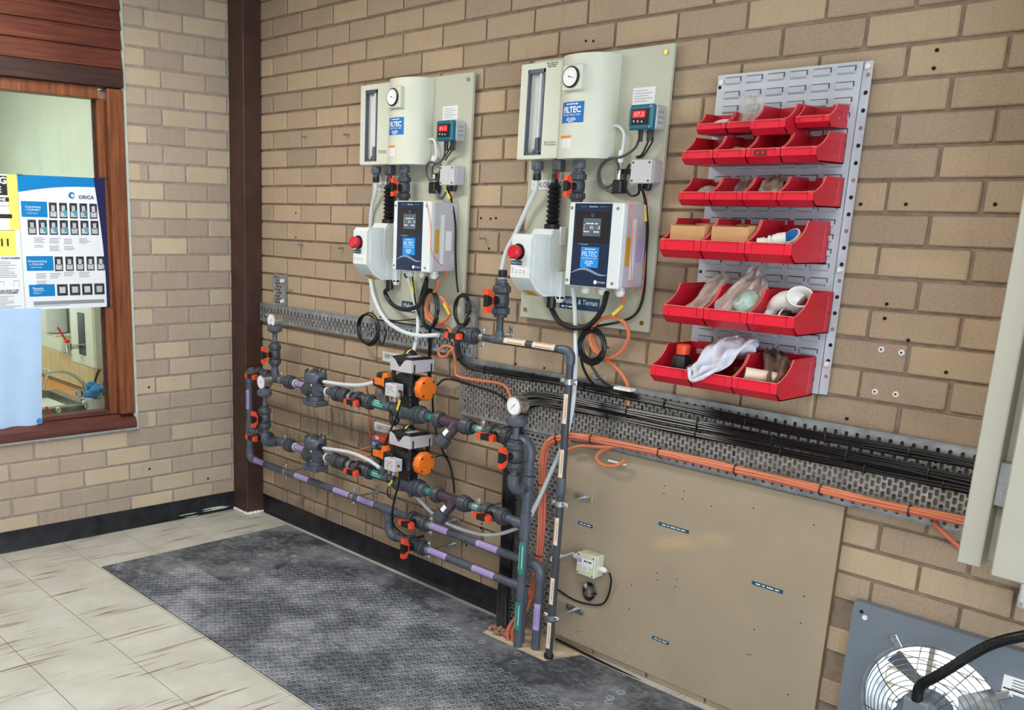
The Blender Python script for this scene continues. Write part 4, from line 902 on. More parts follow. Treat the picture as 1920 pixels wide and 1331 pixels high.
    letters('FILTEC', None or (0,0,0), X, Z, .074, .020, 'print_white', st, True, bend(sx, sz+.008)); letters('Making Water Safer', (0,0,0), X, Z, .076, .0075, 'print_white', st, False, bend(sx, sz-.0085)); letters('~5', (0,0,0), X, Z, .05, .004, 'print_white', st, False, bend(sx, sz+.026))
    for k in range(3): letters('~4' if k == 1 else '~3' if k == 0 else '~2', (0,0,0), X, Z, (.036, .04, .022)[k], .003, 'print_white', st, False, bend(sx, sz-.019-.005*k))
    wl_ = curved(XC-.026, 1.842, .052, .040, 'label_white', 'warning_label', dr); curved(XC-.026, 1.8585, .052, .008, 'warn_orange', 'warning_strip', wl_, .0012)
    b = B()
    for k in range(6):
        f = bend(XC-.028, 1.849-.005*k, .0013); b.quad(f(-.018,0), f(.014,0), f(.014,.0012), f(-.018,.0012))
    part('print_lines', b, 'print_grey', wl_, sharp=None)
    gp = part('gauge_plate', B().box(XC-.041, XC+.041, -.156, -.11, 2.003, 2.083, .003), 'cover_green', dr)
    gc = V((XC-.002, -.156, 2.044)); part('gauge_bezel', B().lathe(gc, -Y, [(.034,0), (.034,.005), (.0305,.007)], 28), 'pvc_black', gp); part('gauge_dial', B().cyl(gc-Y*.0072, gc-Y*.0078, .029, n=28), 'gauge_face', gp)
    b = B()
    for i in range(13):
        g = math.radians(230-23.3*i); u = V((math.cos(g),0,math.sin(g))); v = V((-math.sin(g),0,math.cos(g))); o = gc-Y*.0082; b.quad(o+u*.021-v*.0004, o+u*.021+v*.0004, o+u*.026+v*.0004, o+u*.026-v*.0004)
    g = math.radians(-20); u = V((math.cos(g),0,math.sin(g))); v = V((-math.sin(g),0,math.cos(g))); o = gc-Y*.0086; b.add([o-u*.008-v*.0018, o-u*.008+v*.0018, o+u*.022], [(0,1,2)])
    part('gauge_marks', b, 'ink', gp, sharp=None)
    face_text('EVOQUA', (2.122+dx, -F_-.0006, 1.846), .040, .008, 'ink', c); letters('O', (2.094+dx, -F_-.0006, 1.845), X, Z, .008, .013, 'ink', c, True); face_text('~4', (2.122+dx, -F_-.0006, 1.8385), .040, .0025, 'ink', c)
    if R_:
        for k in range(3): face_text(('~5', '~4', '~3')[k], (2.105+dx, -F_-.0006, 2.105-.006*k), .05-.008*k, .003, 'ink', c)
    # fittings under the cabinet
    f = thing('vacuum_fitting', 'dark grey fittings hanging below the %s chlorinator housing' % w, 'pipe fitting', (2.15+dx, -.07, 1.70), 'chlorinator outlet fittings')
    p = V((2.037+dx,-.072,1.793)); nut(f, p-Z*.020, Z, .03, .021, 'pvc_grey'); ring(f, p-Z*.042, Z, .014, .013, 'pvc_grey'); nut(f, p-Z*.058, Z, .024, .0145, 'pvc_black', 'hose_nut')
    p = V((2.145+dx,-.085,1.793)); part('injector_block', B().obox(p-Z*.022, X, Y, Z, .019, .019, .021, .006), 'pvc_dark', f); part('red_lead', B().cyl(p-Z*.042, p-Z*.068, .004, n=8), 'knob_red', f)
    p = V((2.236+dx,-.085,1.79)); nut(f, p-Z*.018, Z, .028, .0215, 'pvc_grey'); seg(f, p-Z*.03, p-Z*.115, .0135); ring(f, p-Z*.05, Z, .022, .018, 'pvc_grey')
    ball_valve((2.236+dx,-.085,1.700), Z, -Y, 'upright orange-handled ball valve below the %s chlorinator housing' % w, .0134, s=.8)
    # emergency stop actuator box
    e = thing('shutoff_actuator', 'white shut-off actuator with red knob and black bellows on the %s board' % w, 'actuator', (2.10+dx, -.03, 1.32), 'shut-off actuators')
    ex0, ex1 = 2.052+dx, 2.150+dx; prof = [(.0305,1.322), (.12,1.322), (.165,1.345), (.203,1.388), (.203,1.522), (.190,1.537), (.105,1.537), (.090,1.556), (.0305,1.556)]
    part('case', B().prism(prof, (ex0+.004,0,0), -Y, Z, X*(ex1-ex0-.008)), 'box_white', e)
    part('side_cover', B().prism([(.045,1.335), (.115,1.335), (.150,1.352), (.185,1.393), (.185,1.515), (.178,1.525), (.098,1.525), (.085,1.545), (.045,1.545)], (ex1-.0041,0,0), -Y, Z, X*.004), 'box_white', e)
    part('seam_ridge', B().tube([(ex1+.0004,-.098,1.545), (ex1+.0004,-.112,1.528), (ex1+.0004,-.112,1.43), (ex1+.0004,-.090,1.395), (ex1+.0004,-.090,1.335)], .0022, 6), 'box_white', e)
    part('base_flange', B().box(ex1-.004, ex1+.022, -.062, -.0305, 1.310, 1.41, .004), 'box_white', e); part('base_flange', B().box(ex1-.004, ex1+.006, -.062, -.0305, 1.50, 1.565, .004), 'box_white', e)
    part('inspection_window', B().prism([(.122,.0), (.160,.0193), (.160,.0203), (.122,.001)], (ex0+.028,0,1.3225), -Y, Z, X*.045), 'label_amber', e)
    kc = V((2.090+dx,-.203,1.476)); part('knob_ring', B().cyl(kc, kc-Y*.004, .029, n=24), 'pvc_black', e); kb = part('stop_knob', B().lathe(kc-Y*.004, -Y, [(.019,0), (.019,.01), (.024,.014), (.024,.026), (.019,.033)], 22), 'knob_red', e)
    nb = plate(ex0+.006, ex0+.056, 1.431, 1.446, .2035, 'label_navy', e, 'name_plate'); face_text('Wallace & Tiernan', (ex0+.031, -.2047, 1.4385), .044, .006, 'print_white', nb)
    tg = plate(ex0+.006, ex0+.086, 1.400, 1.425, .2035, 'label_white', e, 'asset_label'); b = B()
    for k in range(9): a = ex0+.010+.018*(k % 4); h = 1.404+.007*(k//4); b.quad(V((a,-.2047,h)), V((a+.010,-.2047,h)), V((a+.010,-.2047,h+.003)), V((a,-.2047,h+.003)))
    part('print_lines', b, 'print_grey', tg, sharp=None)
    b = B()
    for k in range(12): z = 1.512-.0075*k; b.box(ex0+.058, ex1-.008, -.2040, -.2028, z, z+.003)
    part('vent_ribs', b, 'box_white', e)
    bl = V((2.108+dx,-.056,1.556)); pr = [(.028,0), (.028,.016)]
    for k in range(8): pr += [(.0165,.020+.0165*k), (.0255,.028+.0165*k)]
    pr += [(.015,.156), (.012,.160), (.012,.188)]
    part('bellows', B().lathe(bl, Z, pr, 18), 'pvc_black', e, sharp=60)
    part('link_rod', B().cyl(bl+Z*.188, bl+Z*.222, .003, n=8).cyl(bl+Z*.172, bl+Z*.20, .0105, n=6), 'pvc_grey', e)
    part('bottom_gland', B().cyl((2.130+dx,-.058,1.3225), (2.130+dx,-.058,1.280), .0165, n=14), 'pvc_black', e); part('lower_lug', B().obox((ex1+.012,-.05,1.312), X, Y, Z, .010, .012, .012, .003), 'box_white', e)
    # controller
    k = thing('dosing_controller', 'white and navy controller box with lit screen on the %s board' % w, 'controller', (2.39+dx, -.03, 1.37), 'dosing controllers')
    x0, x1, z0, z1, F2 = 2.283+dx, 2.502+dx, 1.374, 1.646, .178
    part('case', B().box(x0+.004, x1, -F2+.024, -.0305, z0+.004, z1-.003, .003), 'box_lilac', k)
    part('front_cover', B().box(x0, x1+.002, -F2, -F2+.0235, z0, z1, .004), 'box_white', k)
    part('side_recess', B().box(x1-.0004, x1+.0012, -.120, -.100, z0+.03, z1-.05, .0005), 'box_white', k)
    ov = plate(x0+.025, x1-.042, z0+.003, z1-.003, F2, 'panel_navy', k, 'overlay'); ox = (x0+.025+x1-.042)/2
    plate(x0+.033, x1-.048, z0+.145, z1-.028, F2+.0009, 'panel_black', ov, 'display_bezel', .0006)
    sc = plate(ox-.036, ox+.036, z0+.165, z0+.222, F2+.0016, 'lcd', ov, 'screen', .0005)
    for s_, a, h, w2, h2 in (('0.1', .0, .0, .012, .009), ('-3', .028, .0, .010, .009), ('~3', -.008, .012, .03, .003), ('~1', .018, .012, .010, .003), ('~2', -.02, -.014, .018, .003), ('~3', .02, -.014, .02, .003), ('~1', -.031, .008, .002, .004), ('~1', -.031, -.002, .002, .004), ('~1', -.031, -.012, .002, .004)):
        face_text(s_, (ox+a, -F2-.0026, z0+.193+h), w2, h2, 'lcd_ink', sc)
    face_text('Wallace & Tiernan', (ox, -F2-.0014, z1-.013), .034, .0045, 'print_white', ov); face_text('V System', (ox-.03, -F2-.0014, z0+.138), .04, .005, 'print_white', ov)
    b = B()
    for s_ in (-1, 1): b.quad(*[V((ox+s_*.040+a, -F2-.0013, z1-.0135+e_)) for a, e_ in ((-.014,0), (.014,0), (.014,.001), (-.014,.001))])
    o = V((ox, -F2-.0022, z1-.040)); qq = arc(o, X, Z, .005, 0, 2*math.pi, 12); q2 = arc(o, X, Z, .0038, 0, 2*math.pi, 12); b.add([p for pr_ in zip(qq, q2) for p in pr_], [(2*i, 2*i+1, 2*i+3, 2*i+2) for i in range(12)])
    part('panel_marks', b, 'swoosh', ov, sharp=None)
    bs = plate(ox-.038, ox+.036, z0+.064, z0+.130, F2+.0009, 'sticker_bright', ov, 'brand_sticker', .0005); bc = ox-.001
    face_text('FILTEC', (bc, -F2-.0018, z0+.108), .060, .016, 'print_white', bs).name = 'lettering'; face_text('Making Water Safer', (bc, -F2-.0018, z0+.0935), .060, .006, 'print_white', bs); face_text('~5', (bc, -F2-.0018, z0+.123), .04, .003, 'print_white', bs)
    for j in range(3): face_text(('~3', '~4', '~2')[j], (bc, -F2-.0018, z0+.084-.006*j), (.03, .034, .018)[j], .003, 'print_white', bs)
    b = B(); n = 22; vs = []; xa, xb = x0+.026, x1-.043
    for i in range(n+1):
        u = i/n; z = z0+.047+.008*math.sin(u*2*math.pi-.6); vs += [V((xa+(xb-xa)*u, -F2-.0013, z)), V((xa+(xb-xa)*u, -F2-.0013, z+.002+.007*math.sin(u*math.pi))) ]
    part('swoosh', b.add(vs, [(2*i, 2*i+1, 2*i+3, 2*i+2) for i in range(n)]), 'swoosh', ov, sharp=None)
    face_text('EVOQUA', (x1-.063, -F2-.0014, z0+.018), .032, .007, 'print_white', ov); part('logo_disc', B().cyl((x1-.088,-F2-.0008,z0+.018), (x1-.088,-F2-.0014,z0+.018), .0065, n=16), 'print_white', ov)
    for i in (0, 1):
        for j in (0, 1): part('cover_screw', B().cyl(((x0+.012, x1-.020)[i], -F2, (z0+.018, z1-.018)[j]), ((x0+.012, x1-.020)[i], -F2-.0015, (z0+.018, z1-.018)[j]), .0055, n=12), 'zinc', k)
    part('amber_label', B().box(x1+.0012, x1+.0018, -.148, -.128, z0+.075, z0+.165), 'label_amber', k)
    part('side_label', B().box(x1+.0004, x1+.0012, -.092, -.060, z0+.085, z0+.16), 'label_purple' if R_ else 'label_white', k); part('rating_label', B().box(x1+.0004, x1+.0012, -.062, -.040, z0+.012, z0+.072), 'chip_grey', k)
    for i in range(5):
        gx = x0+.05+.036*i; gy = -.085 if i % 2 else -.125; g_ = part('cable_gland', B().lathe((gx,gy,z0+.006), -Z, [(.014,0), (.014,.012), (.0165,.013), (.0165,.024), (.011,.032)], 10), 'gland_white', k)
    # flow meter display
    m = thing('meter_display', 'teal panel meter with red glowing digits on the %s board' % w, 'meter', (2.48+dx, -.03, 1.87), 'teal panel meters')
    mx0, mx1, mz0, mz1 = 2.436+dx, 2.527+dx, 1.872, 1.948
    part('back_case', B().box(mx0+.002, mx1-.001, -.080, -.0305, mz0+.002, mz1-.002, .004), 'chip_grey', m); part('front_frame', B().box(mx0, mx1, -.104, -.0805, mz0, mz1, .005), 'meter_teal', m)
    dp = plate(mx0+.012, mx1-.012, mz0+.014, mz1-.014, .104, 'panel_black', m, 'display_panel'); rl = plate(mx0+.017, mx1-.026, mz0+.036, mz1-.019, .1049, 'led_glow', dp, 'red_window', .0004)
    face_text(digits, ((mx0+.017+mx1-.026)/2, -.1056, mz0+.0465), .036, .013, 'led_red', rl)
    b = B(); zz = mz0+.022
    b.add([V((mx0+.020,-.1053,zz+.006)), V((mx0+.027,-.1053,zz+.006)), V((mx0+.0235,-.1053,zz))], [(0,1,2)]); b.add([V((mx0+.050,-.1053,zz)), V((mx0+.057,-.1053,zz)), V((mx0+.0535,-.1053,zz+.006))], [(0,1,2)])
    o = V((mx0+.0385,-.1053,zz+.003)); qq = arc(o, X, Z, .0035, 0, 2*math.pi, 10); q2 = arc(o, X, Z, .0022, 0, 2*math.pi, 10); b.add([p for pr_ in zip(qq, q2) for p in pr_], [(2*i, 2*i+1, 2*i+3, 2*i+2) for i in range(10)])
    part('button_marks', b, 'print_white', dp, sharp=None)
    for i in (0, 1):
        for j in (0, 1): part('screw', B().cyl(((mx0+.007, mx1-.007)[i], -.104, (mz0+.007, mz1-.007)[j]), ((mx0+.007, mx1-.007)[i], -.1065, (mz0+.007, mz1-.007)[j]), .0035, n=8), 'zinc', m)
    b = B()
    for i in range(12): y = -.072+.008*(i % 4); z = mz0+.018+.016*(i//4); b.quad(V((mx1-.0008,y,z)), V((mx1-.0008,y+.005,z)), V((mx1-.0008,y+.005,z+.008)), V((mx1-.0008,y,z+.008)))
    part('side_print', b, 'print_grey', m, sharp=None)
    for gx, gm in ((mx0+.032, 'pvc_black'), (mx0+.062, 'zinc'), (mx0+.076, 'zinc')): part('cable_gland', B().cyl((gx,-.075,mz0+.003), (gx,-.075,mz0-.012), .0085 if gm == 'pvc_black' else .0055, n=10).cyl((gx,-.075,mz0-.010), (gx,-.075,mz0-.034), .0075 if gm == 'pvc_black' else .005, n=10), 'pvc_black' if gm == 'pvc_black' else 'actuator_black', m)
    # junction box
    j = thing('junction_box', 'small grey junction box with black glands on the %s board' % w, 'junction box', (2.49+dx, -.03, 1.70), 'grey junction boxes')
    jx0, jx1, jz0, jz1 = 2.452+dx, 2.532+dx, 1.708, 1.782
    part('case', B().box(jx0+.001, jx1-.001, -.076, -.0305, jz0+.001, jz1-.001, .003), 'box_lilac', j); part('lid', B().box(jx0, jx1, -.091, -.0765, jz0, jz1, .003), 'box_grey', j)
    for a in (0, 1):
        for c_ in (0, 1): part('screw', B().cyl(((jx0+.009, jx1-.009)[a], -.091, (jz0+.009, jz1-.009)[c_]), ((jx0+.009, jx1-.009)[a], -.092, (jz0+.009, jz1-.009)[c_]), .0035, n=8), 'ink', j)
    for a in (.024, .05): part('cable_gland', B().lathe((jx0+a,-.058,jz0+.002), -Z, [(.012,0), (.012,.014), (.009,.024)], 10), 'pvc_black', j)
    pw = thing('pressure_switch', 'black plug connector between the housing and junction box on the %s board' % w, 'connector', (2.385+dx, -.03, 1.69), 'black plug connectors')
    part('plug', B().obox((2.385+dx,-.052,1.700), X, Y, Z, .018, .02, .022, .004), 'pvc_black', pw); part('body', B().cyl((2.378+dx,-.052,1.722), (2.378+dx,-.052,1.752), .013, n=12), 'steel_bright', pw); part('clip_bar', B().box(2.36+dx, 2.44+dx, -.045, -.031, 1.742, 1.757, .002), 'pvc_black', pw)
unit(0.0, 'right', 1.957, 2.533, 1.230, 2.132, '07.3', 'brass'); unit(-.905, 'left', 1.055, 1.650, 1.141, 2.124, '01.3', 'zinc')
# ------------------------------------------------------------------ louvre panel and red bins
LX0, LX1, LZ0, LZ1 = 2.700, 3.160, 1.115, 2.022
lp = thing('louvre_panel', 'grey louvred steel wall panel carrying the red bins', 'louvre panel', (2.93, -.02, LZ0))
part('sheet', B().box(LX0, LX1-.022, -.031, -.029, LZ0, LZ1), 'louvre_grey', lp); part('edge_flange', B().box(LX1-.0215, LX1, -.024, -.022, LZ0, LZ1).box(LX1-.0235, LX1-.0215, -.031, -.022, LZ0, LZ1), 'louvre_grey', lp, label='folded perforated edge strip')
part('back_rail', B().box(LX0+.005, LX0+.025, -.028, -.001, LZ0+.02, LZ1-.02).box(LX1-.05, LX1-.03, -.028, -.001, LZ0+.02, LZ1-.02), 'louvre_grey', lp)
lm = None; sm = None
for r in range(22):
    for c in range(6):
        x = LX0+.028+.0682*c; z = 2.004-.0405*r
        if z < LZ0+.02: continue
        if lm is None:
            b = B().prism([(0,-.009), (.006,-.004), (.0075,.0095), (.0055,.011), (0,-.003)], (0,0,0), -Y, Z, X*.048); lm = mesh_of('louvre', b, V((0,0,0)), 'louvre_grey')
            b = B().box(-.001, .050, -.0006, .0, .0135, .0155).box(.0475, .050, -.0006, 0, .002, .0155); sm = mesh_of('louvre_slot_shade', b, V((0,0,0)), 'louvre_shadow', None)  # flat dark strips paint the shade in each louvre slit
        o = bpy.data.objects.new('louvre', lm); COL.objects.link(o); o.parent = lp; o.location = V((x, -.031, z-.004))-ORG[lp]
        o2 = bpy.data.objects.new('slot_shade', sm); COL.objects.link(o2); o2.parent = o; o2.location = (0, -.0002, -.002)
for i in range(20):
    z = LZ1-.035-.0455*i
    if z > LZ0+.01:
        part('flange_hole', B().cyl((LX1-.010,-.0241,z), (LX1-.010,-.0246,z), .0058, n=10), 'hole_dark' if i % 3 else 'print_brown', lp)
        if i % 3 == 0: part('edge_hole', B().cyl((LX0+.009,-.0311,z), (LX0+.009,-.0316,z), .0055, n=10), 'hole_dark', lp)
for x, z in ((LX0+.013,LZ1-.02), (LX1-.010,LZ1-.014), (LX1-.010,LZ1-.55), (LX1-.010,LZ0+.09)): part('fixing_screw', B().cyl((x,-.0245,z), (x,-.0345,z), .0075, n=12), 'plug_white', lp)
def bin_(x0, w, z0, h, dep, label, front=True, off=.034):
    t = thing('storage_bin', label, 'bin', (x0+w/2, -off, z0), 'red plastic bins'); g = .0012; x0 += g; w -= 2*g; th = .0028
    lip = h*.46; f0 = h*.20; D = dep
    curve = [(D, lip), (D*.955, lip+h*.02)]
    for i in range(1, 7):
        u = i/6; curve.append((D*(.955-.33*u-.06*math.sin(u*math.pi)), lip+h*.02+(h*.98-lip)*(u**1.15)))
    side = [(0,0), (D*.88,0), (D,f0)]+curve+[(0,h)]
    o = V((0,-off,z0))
    b = B()
    for xs in (x0, x0+w-th): b.prism(side, o+X*xs, -Y, Z, X*th)
    b.box(x0, x0+w, -off-.003, -off, z0, z0+h); b.box(x0, x0+w, -off-D*.88, -off, z0, z0+.003)
    b.prism([(D*.88,0), (D,f0), (D-.003,f0), (D*.88-.003,.003)], o+X*x0, -Y, Z, X*w)
    part('shell', b, 'bin_red', t)
    fr = part('front_panel', B().box(x0, x0+w, -off-D-.001, -off-D+.0025, z0+f0, z0+lip, .0006), 'bin_front', t)
    part('label_frame', B().box(x0+w*.14, x0+w*.86, -off-D-.002, -off-D-.0012, z0+lip-.004, z0+lip-.0005).box(x0+w*.14, x0+w*.15, -off-D-.002, -off-D-.0012, z0+f0, z0+lip).box(x0+w*.84, x0+w*.86, -off-D-.002, -off-D-.0012, z0+f0, z0+lip), 'bin_red', fr)
    b = B()
    for xs in (x0+th/2, x0+w-th/2): b.tube([o+X*xs-Y*d+Z*zz for d, zz in curve], .0017, 5)
    b.tube([V((x0+.002,-off-D,z0+lip)), V((x0+w-.002,-off-D,z0+lip))], .0018, 5)
    part('worn_rim', b, 'bin_wear', t)
    b = B()
    for k in (.35, .68): b.tube([V((x0+w+.0003,-off-.012,z0+h*k)), V((x0+w+.0003,-off-D*.6,z0+h*k))], .0012, 4)
    b.tube([V((x0+w+.0003,-off-.03,z0+.008)), V((x0+w+.0003,-off-.03,z0+h-.01))], .0012, 4)
    part('side_rib', b, 'bin_red', t)
    return V((x0+w/2, -off-D/2, z0))
place = ('left end', 'second from the left', 'third from the left', 'right end')
def rowlab(rn, i, n, extra=''):
    p = place[i] if n == 4 else ('left end', 'middle', 'right end')[i]
    return 'red bin at the %s of the %s row%s' % (p, rn, extra) if p.endswith('end') or p == 'middle' else 'red bin %s in the %s row%s' % (p, rn, extra)
C = {}
q = on(1300, 245, .144); x1 = q.x
ex = [', holding a white cap', ', with a clear bag sticking up', ', empty and hung lower', ', holding clear bits']
for i, (x, w, z, h, d) in enumerate([(2.712,.098,1.846,.060,.105), (2.811,.098,1.846,.060,.105), (2.914,.104,1.832,.082,.150), (3.019,.098,1.850,.060,.105)]): C[1,i] = bin_(x, w, z, h, d, rowlab('top', i, 4, ex[i]))
ex = [', empty', ', holding a brown bag', ', marked CL2', ', empty']
for i in range(4): C[2,i] = bin_(2.707+.1035*i, .1035, 1.757, .080, .157, rowlab('second', i, 4, ex[i]))
ex = [', holding a clear bag', ', holding a small bag', ', with a tan bag hanging out', ', empty']
for i in range(4): C[3,i] = bin_(2.712+.1045*i, .1045, 1.640, .081, .162, rowlab('third', i, 4, ex[i]))
ex = [', holding a cardboard box', ', holding a cardboard box', ', holding white fittings']
for i in range(3): C[4,i] = bin_(2.690+.140*i, .140, 1.487, .116, .202, rowlab('fourth', i, 3, ex[i]))
ex = [', holding a dusty bag', ', stuffed with bulky bags', ', holding a white pipe bend']
for i in range(3): C[5,i] = bin_(2.725+.140*i, .140, 1.294, .116, .206, rowlab('fifth', i, 3, ex[i]))
ex = [', holding a black bottle', ', under a white rag', ', holding brown cloth']
for i in range(3): C[6,i] = bin_(2.700+.140*i, .140, 1.108, .114, .206, rowlab('bottom', i, 3, ex[i]))
t = bpy.data.objects
letters('CL2', (C[2,2].x-.006, -.034-.157-.0032, 1.757+.026), X, Z, .040, .015, 'ink', [o for o in bpy.data.objects if o.get('label', '') == rowlab('second', 2, 4, ', marked CL2')][0], True)
# ---- contents
def crumple(c, r, sq, seed, amp=.25, n=22, m=14, spikes=5):
    rg = random.Random(seed); b = B().ball(c, r, n, m, sq); dirs = [V((rg.uniform(-1,1), rg.uniform(-1,1), rg.uniform(-1,1))).normalized() for _ in range(9)]; ph = [rg.uniform(0,6) for _ in dirs]
    for i, v in enumerate(b.v):
        d = v-V(c); k = sum(math.sin(d.normalized().dot(q)*spikes*1.7+p) for q, p in zip(dirs, ph))/len(dirs)*1.8; b.v[i] = V(c)+d*(1+amp*k+rg.uniform(-.05,.05))
    return b
def sheet(pts, widths, seed, fold=.006, n=16, thick=.0):
    """crumpled cloth or film following a centre line of points, with half widths along X"""
    rg = random.Random(seed); P_ = smooth_path(pts, 5); m = len(P_); b = B(); vs = []
    ph = [rg.uniform(0,6) for _ in range(4)]
    for k, p in enumerate(P_):
        t = k/(m-1)*(len(widths)-1); i = min(int(t), len(widths)-2); w_ = widths[i]+(widths[i+1]-widths[i])*(t-i)
        for j in range(n+1):
            a = j/n*2-1; f = fold*(math.sin(a*5+ph[0]+k*.35)+.6*math.sin(a*9+ph[1]-k*.5)+.5*math.sin(k*.9+ph[2])); vs.append(p+X*(a*w_+.3*f)+V((0,-1,.5))*f+V((rg.uniform(-1,1), rg.uniform(-1,1), rg.uniform(-1,1)))*fold*.14)
    return b.add(vs, [(k*(n+1)+j, k*(n+1)+j+1, (k+1)*(n+1)+j+1, (k+1)*(n+1)+j) for k in range(m-1) for j in range(n)])
def at(k, dx=0, dy=0, dz=0): return C[k]+V((dx, dy, dz))
solo('bottle_lid', B().lathe(at((1,0),.014,-.01,.018), V((.2,-.5,.85)), [(.028,0), (.030,.006), (.030,.012), (.024,.014), (.022,.006)], 20), 'plug_white', 'white round cap lying in the top left bin', 'lid')
solo('plastic_bag', sheet([at((1,1),-.012,-.02,.012), at((1,1),-.010,.0,.05), at((1,1),-.008,.012,.085), at((1,1),-.016,.010,.108)], [.022,.036,.03,.026], 3, .004), 'plastic_bag', 'clear zip bag standing up in the second bin of the top row', 'bag', sharp=80)
solo('plastic_bag', crumple(at((1,3),.018,.005,.022), .02, (1.4,1,.6), 5), 'plastic_bag', 'clear plastic bits in the right end bin of the top row', 'bag', sharp=80)
solo('brown_bag', crumple(at((2,1),0,-.02,.030), .040, (1.02,1.0,.42), 6, .12), 'bag_brown', 'flattened brown bag in the second row of bins', 'bag', sharp=80)
solo('plastic_bag', crumple(at((3,0),.008,-.012,.032), .036, (1.0,1.1,.7), 8, .14), 'plastic_bag', 'crumpled clear bag in the left bin of the third row', 'bag', sharp=80)
solo('plastic_bag', sheet([at((3,1),-.01,-.03,.03), at((3,1),.0,.01,.035), at((3,1),-.02,.06,.06), at((3,1),-.035,.07,.09)], [.03,.04,.035,.015], 11, .005), 'plastic_bag', 'clear film bag in the second bin of the third row', 'bag', sharp=80)
solo('tan_bag', sheet([at((3,2),.028,-.084,.032), at((3,2),.012,-.055,.044), at((3,2),-.004,-.01,.062), at((3,2),-.022,.04,.083), at((3,2),-.03,.05,.088)], [.012,.034,.032,.022,.014], 12, .005), 'bag_brown', 'tan bag spilling from the third bin of the third row', 'bag', sharp=80)
for i in range(2):
    t = thing('cardboard_box', ['open cardboard box in the left bin of the fourth row', 'open cardboard box in the middle bin of the fourth row'][i], 'cardboard box', at((4,i),0,0,.004)); c = at((4,i),.0,.0,.004)
    b = B().box(c.x-.058, c.x+.058, c.y-.070, c.y-.067, c.z, c.z+.090).box(c.x-.058, c.x+.058, c.y+.06, c.y+.063, c.z, c.z+.098).box(c.x-.058, c.x-.055, c.y-.067, c.y+.06, c.z, c.z+.094).box(c.x+.055, c.x+.058, c.y-.067, c.y+.06, c.z, c.z+.094).box(c.x-.055, c.x+.055, c.y-.067, c.y+.06, c.z, c.z+.003)
    part('carton', b, 'cardboard', t); part('dark_contents', B().box(c.x-.054, c.x+.054, c.y-.066, c.y+.059, c.z+.004, c.z+.083), 'pvc_black', t)
c = at((4,2),-.025,-.055,.055); ax = V((.75,.35,.15)).normalized()
t = thing('pipe_fitting', 'white ribbed hose fitting in the right bin of the fourth row', 'pipe fitting', c)
part('barrel', B().lathe(c-ax*.03, ax, [(.016,0), (.016,.02), (.013,.022), (.013,.028), (.019,.030), (.019,.036), (.015,.038), (.020,.042), (.020,.048), (.022,.052), (.022,.075)], 20), 'plug_white', t); part('bore', B().cyl(c-ax*.031, c-ax*.0302, .011, n=16), 'cardboard', t)
c = at((4,2),.026,-.015,.066); t = thing('tape_roll', 'small round tape roll behind the white fitting in a red bin', 'tape roll', c); ax = V((-.2,-.75,.6)).normalized()
part('rim', B().lathe(c, ax, [(.024,0), (.026,.004), (.026,.014), (.022,.016)], 22), 'label_cream', t); part('label_disc', B().cyl(c+ax*.016, c+ax*.0168, .021, n=20), 'sticker_blue', t)
solo('dusty_bag', sheet([at((5,0),-.005,-.075,.03), at((5,0),-.002,-.03,.055), at((5,0),.016,.02,.105), at((5,0),.028,.04,.135), at((5,0),.034,.045,.148)], [.02,.034,.036,.026,.01], 14, .007), 'dusty_bag', 'dusty plastic bag peaking out of the left bin of the fifth row', 'bag', sharp=80)
solo('dusty_bag', sheet([at((5,1),-.024,-.085,.03), at((5,1),-.02,-.05,.07), at((5,1),-.014,-.01,.115), at((5,1),-.004,.03,.15), at((5,1),.0,.045,.175)], [.02,.045,.040,.026,.014], 15, .007), 'dusty_bag', 'tall dusty plastic bag in the middle bin of the fifth row', 'bag', sharp=80)
solo('mint_bag', crumple(at((5,1),.028,-.035,.062), .046, (.85,.95,1.1), 16, .10), 'mint_bag', 'pale green bulging bag in the middle bin of the fifth row', 'bag', sharp=80)
solo('dusty_bag', sheet([at((5,1),.03,-.03,.09), at((5,1),.036,.0,.115), at((5,1),.03,.03,.142)], [.036,.03,.012], 17, .006), 'dusty_bag', 'dusty bag flap above the pale green bag', 'bag', sharp=80)
c = at((5,2),.004,.01,.095); t = thing('pipe_bend', 'white plastic pipe bend lying in the right bin of the fifth row', 'pipe fitting', at((5,2),0,0,.02)); pts = arc(c+V((-.005,.0,-.048)), X, (V((0,-.3,.95))).normalized(), .044, math.pi, math.pi*.30, 8)
part('bend', B().tube(pts, .030, 18), 'plug_white', t); dr_ = (pts[-1]-pts[-2]).normalized(); part('socket', B().lathe(pts[-1]-dr_*.004, V((.45,-.62,.64)).normalized(), [(.031,0), (.036,.004), (.036,.034), (.031,.034), (.030,.006)], 22, False), 'plug_white', t)
c = at((5,2),.0,-.072,.045); t = thing('hose_clamp', 'grey and black pipe clip in front of the white bend in a red bin', 'pipe clip', c); part('grey_half', B().lathe(c-X*.028, X, [(.02,0), (.024,.004), (.024,.02), (.018,.024)], 16), 'chip_grey', t); part('black_half', B().lathe(c+X*.006, X, [(.018,0), (.024,.004), (.024,.03), (.018,.034)], 16), 'pvc_black', t); part('cream_ring', B().lathe(c+X*.016, X, [(.0246,0), (.0246,.005)], 16), 'label_cream', t)
c = at((6,0),-.006,-.03,.004); t = thing('chemical_bottle', 'black bottle with a red cap in the left bin of the bottom row', 'bottle', c); part('flask', B().lathe(c, Z, [(.028,0), (.031,.004), (.031,.070), (.026,.080), (.018,.084)], 8), 'pvc_black', t); part('cap', B().lathe(c+Z*.084, Z, [(.021,0), (.021,.028), (.018,.030)], 20), 'handle_orange', t)
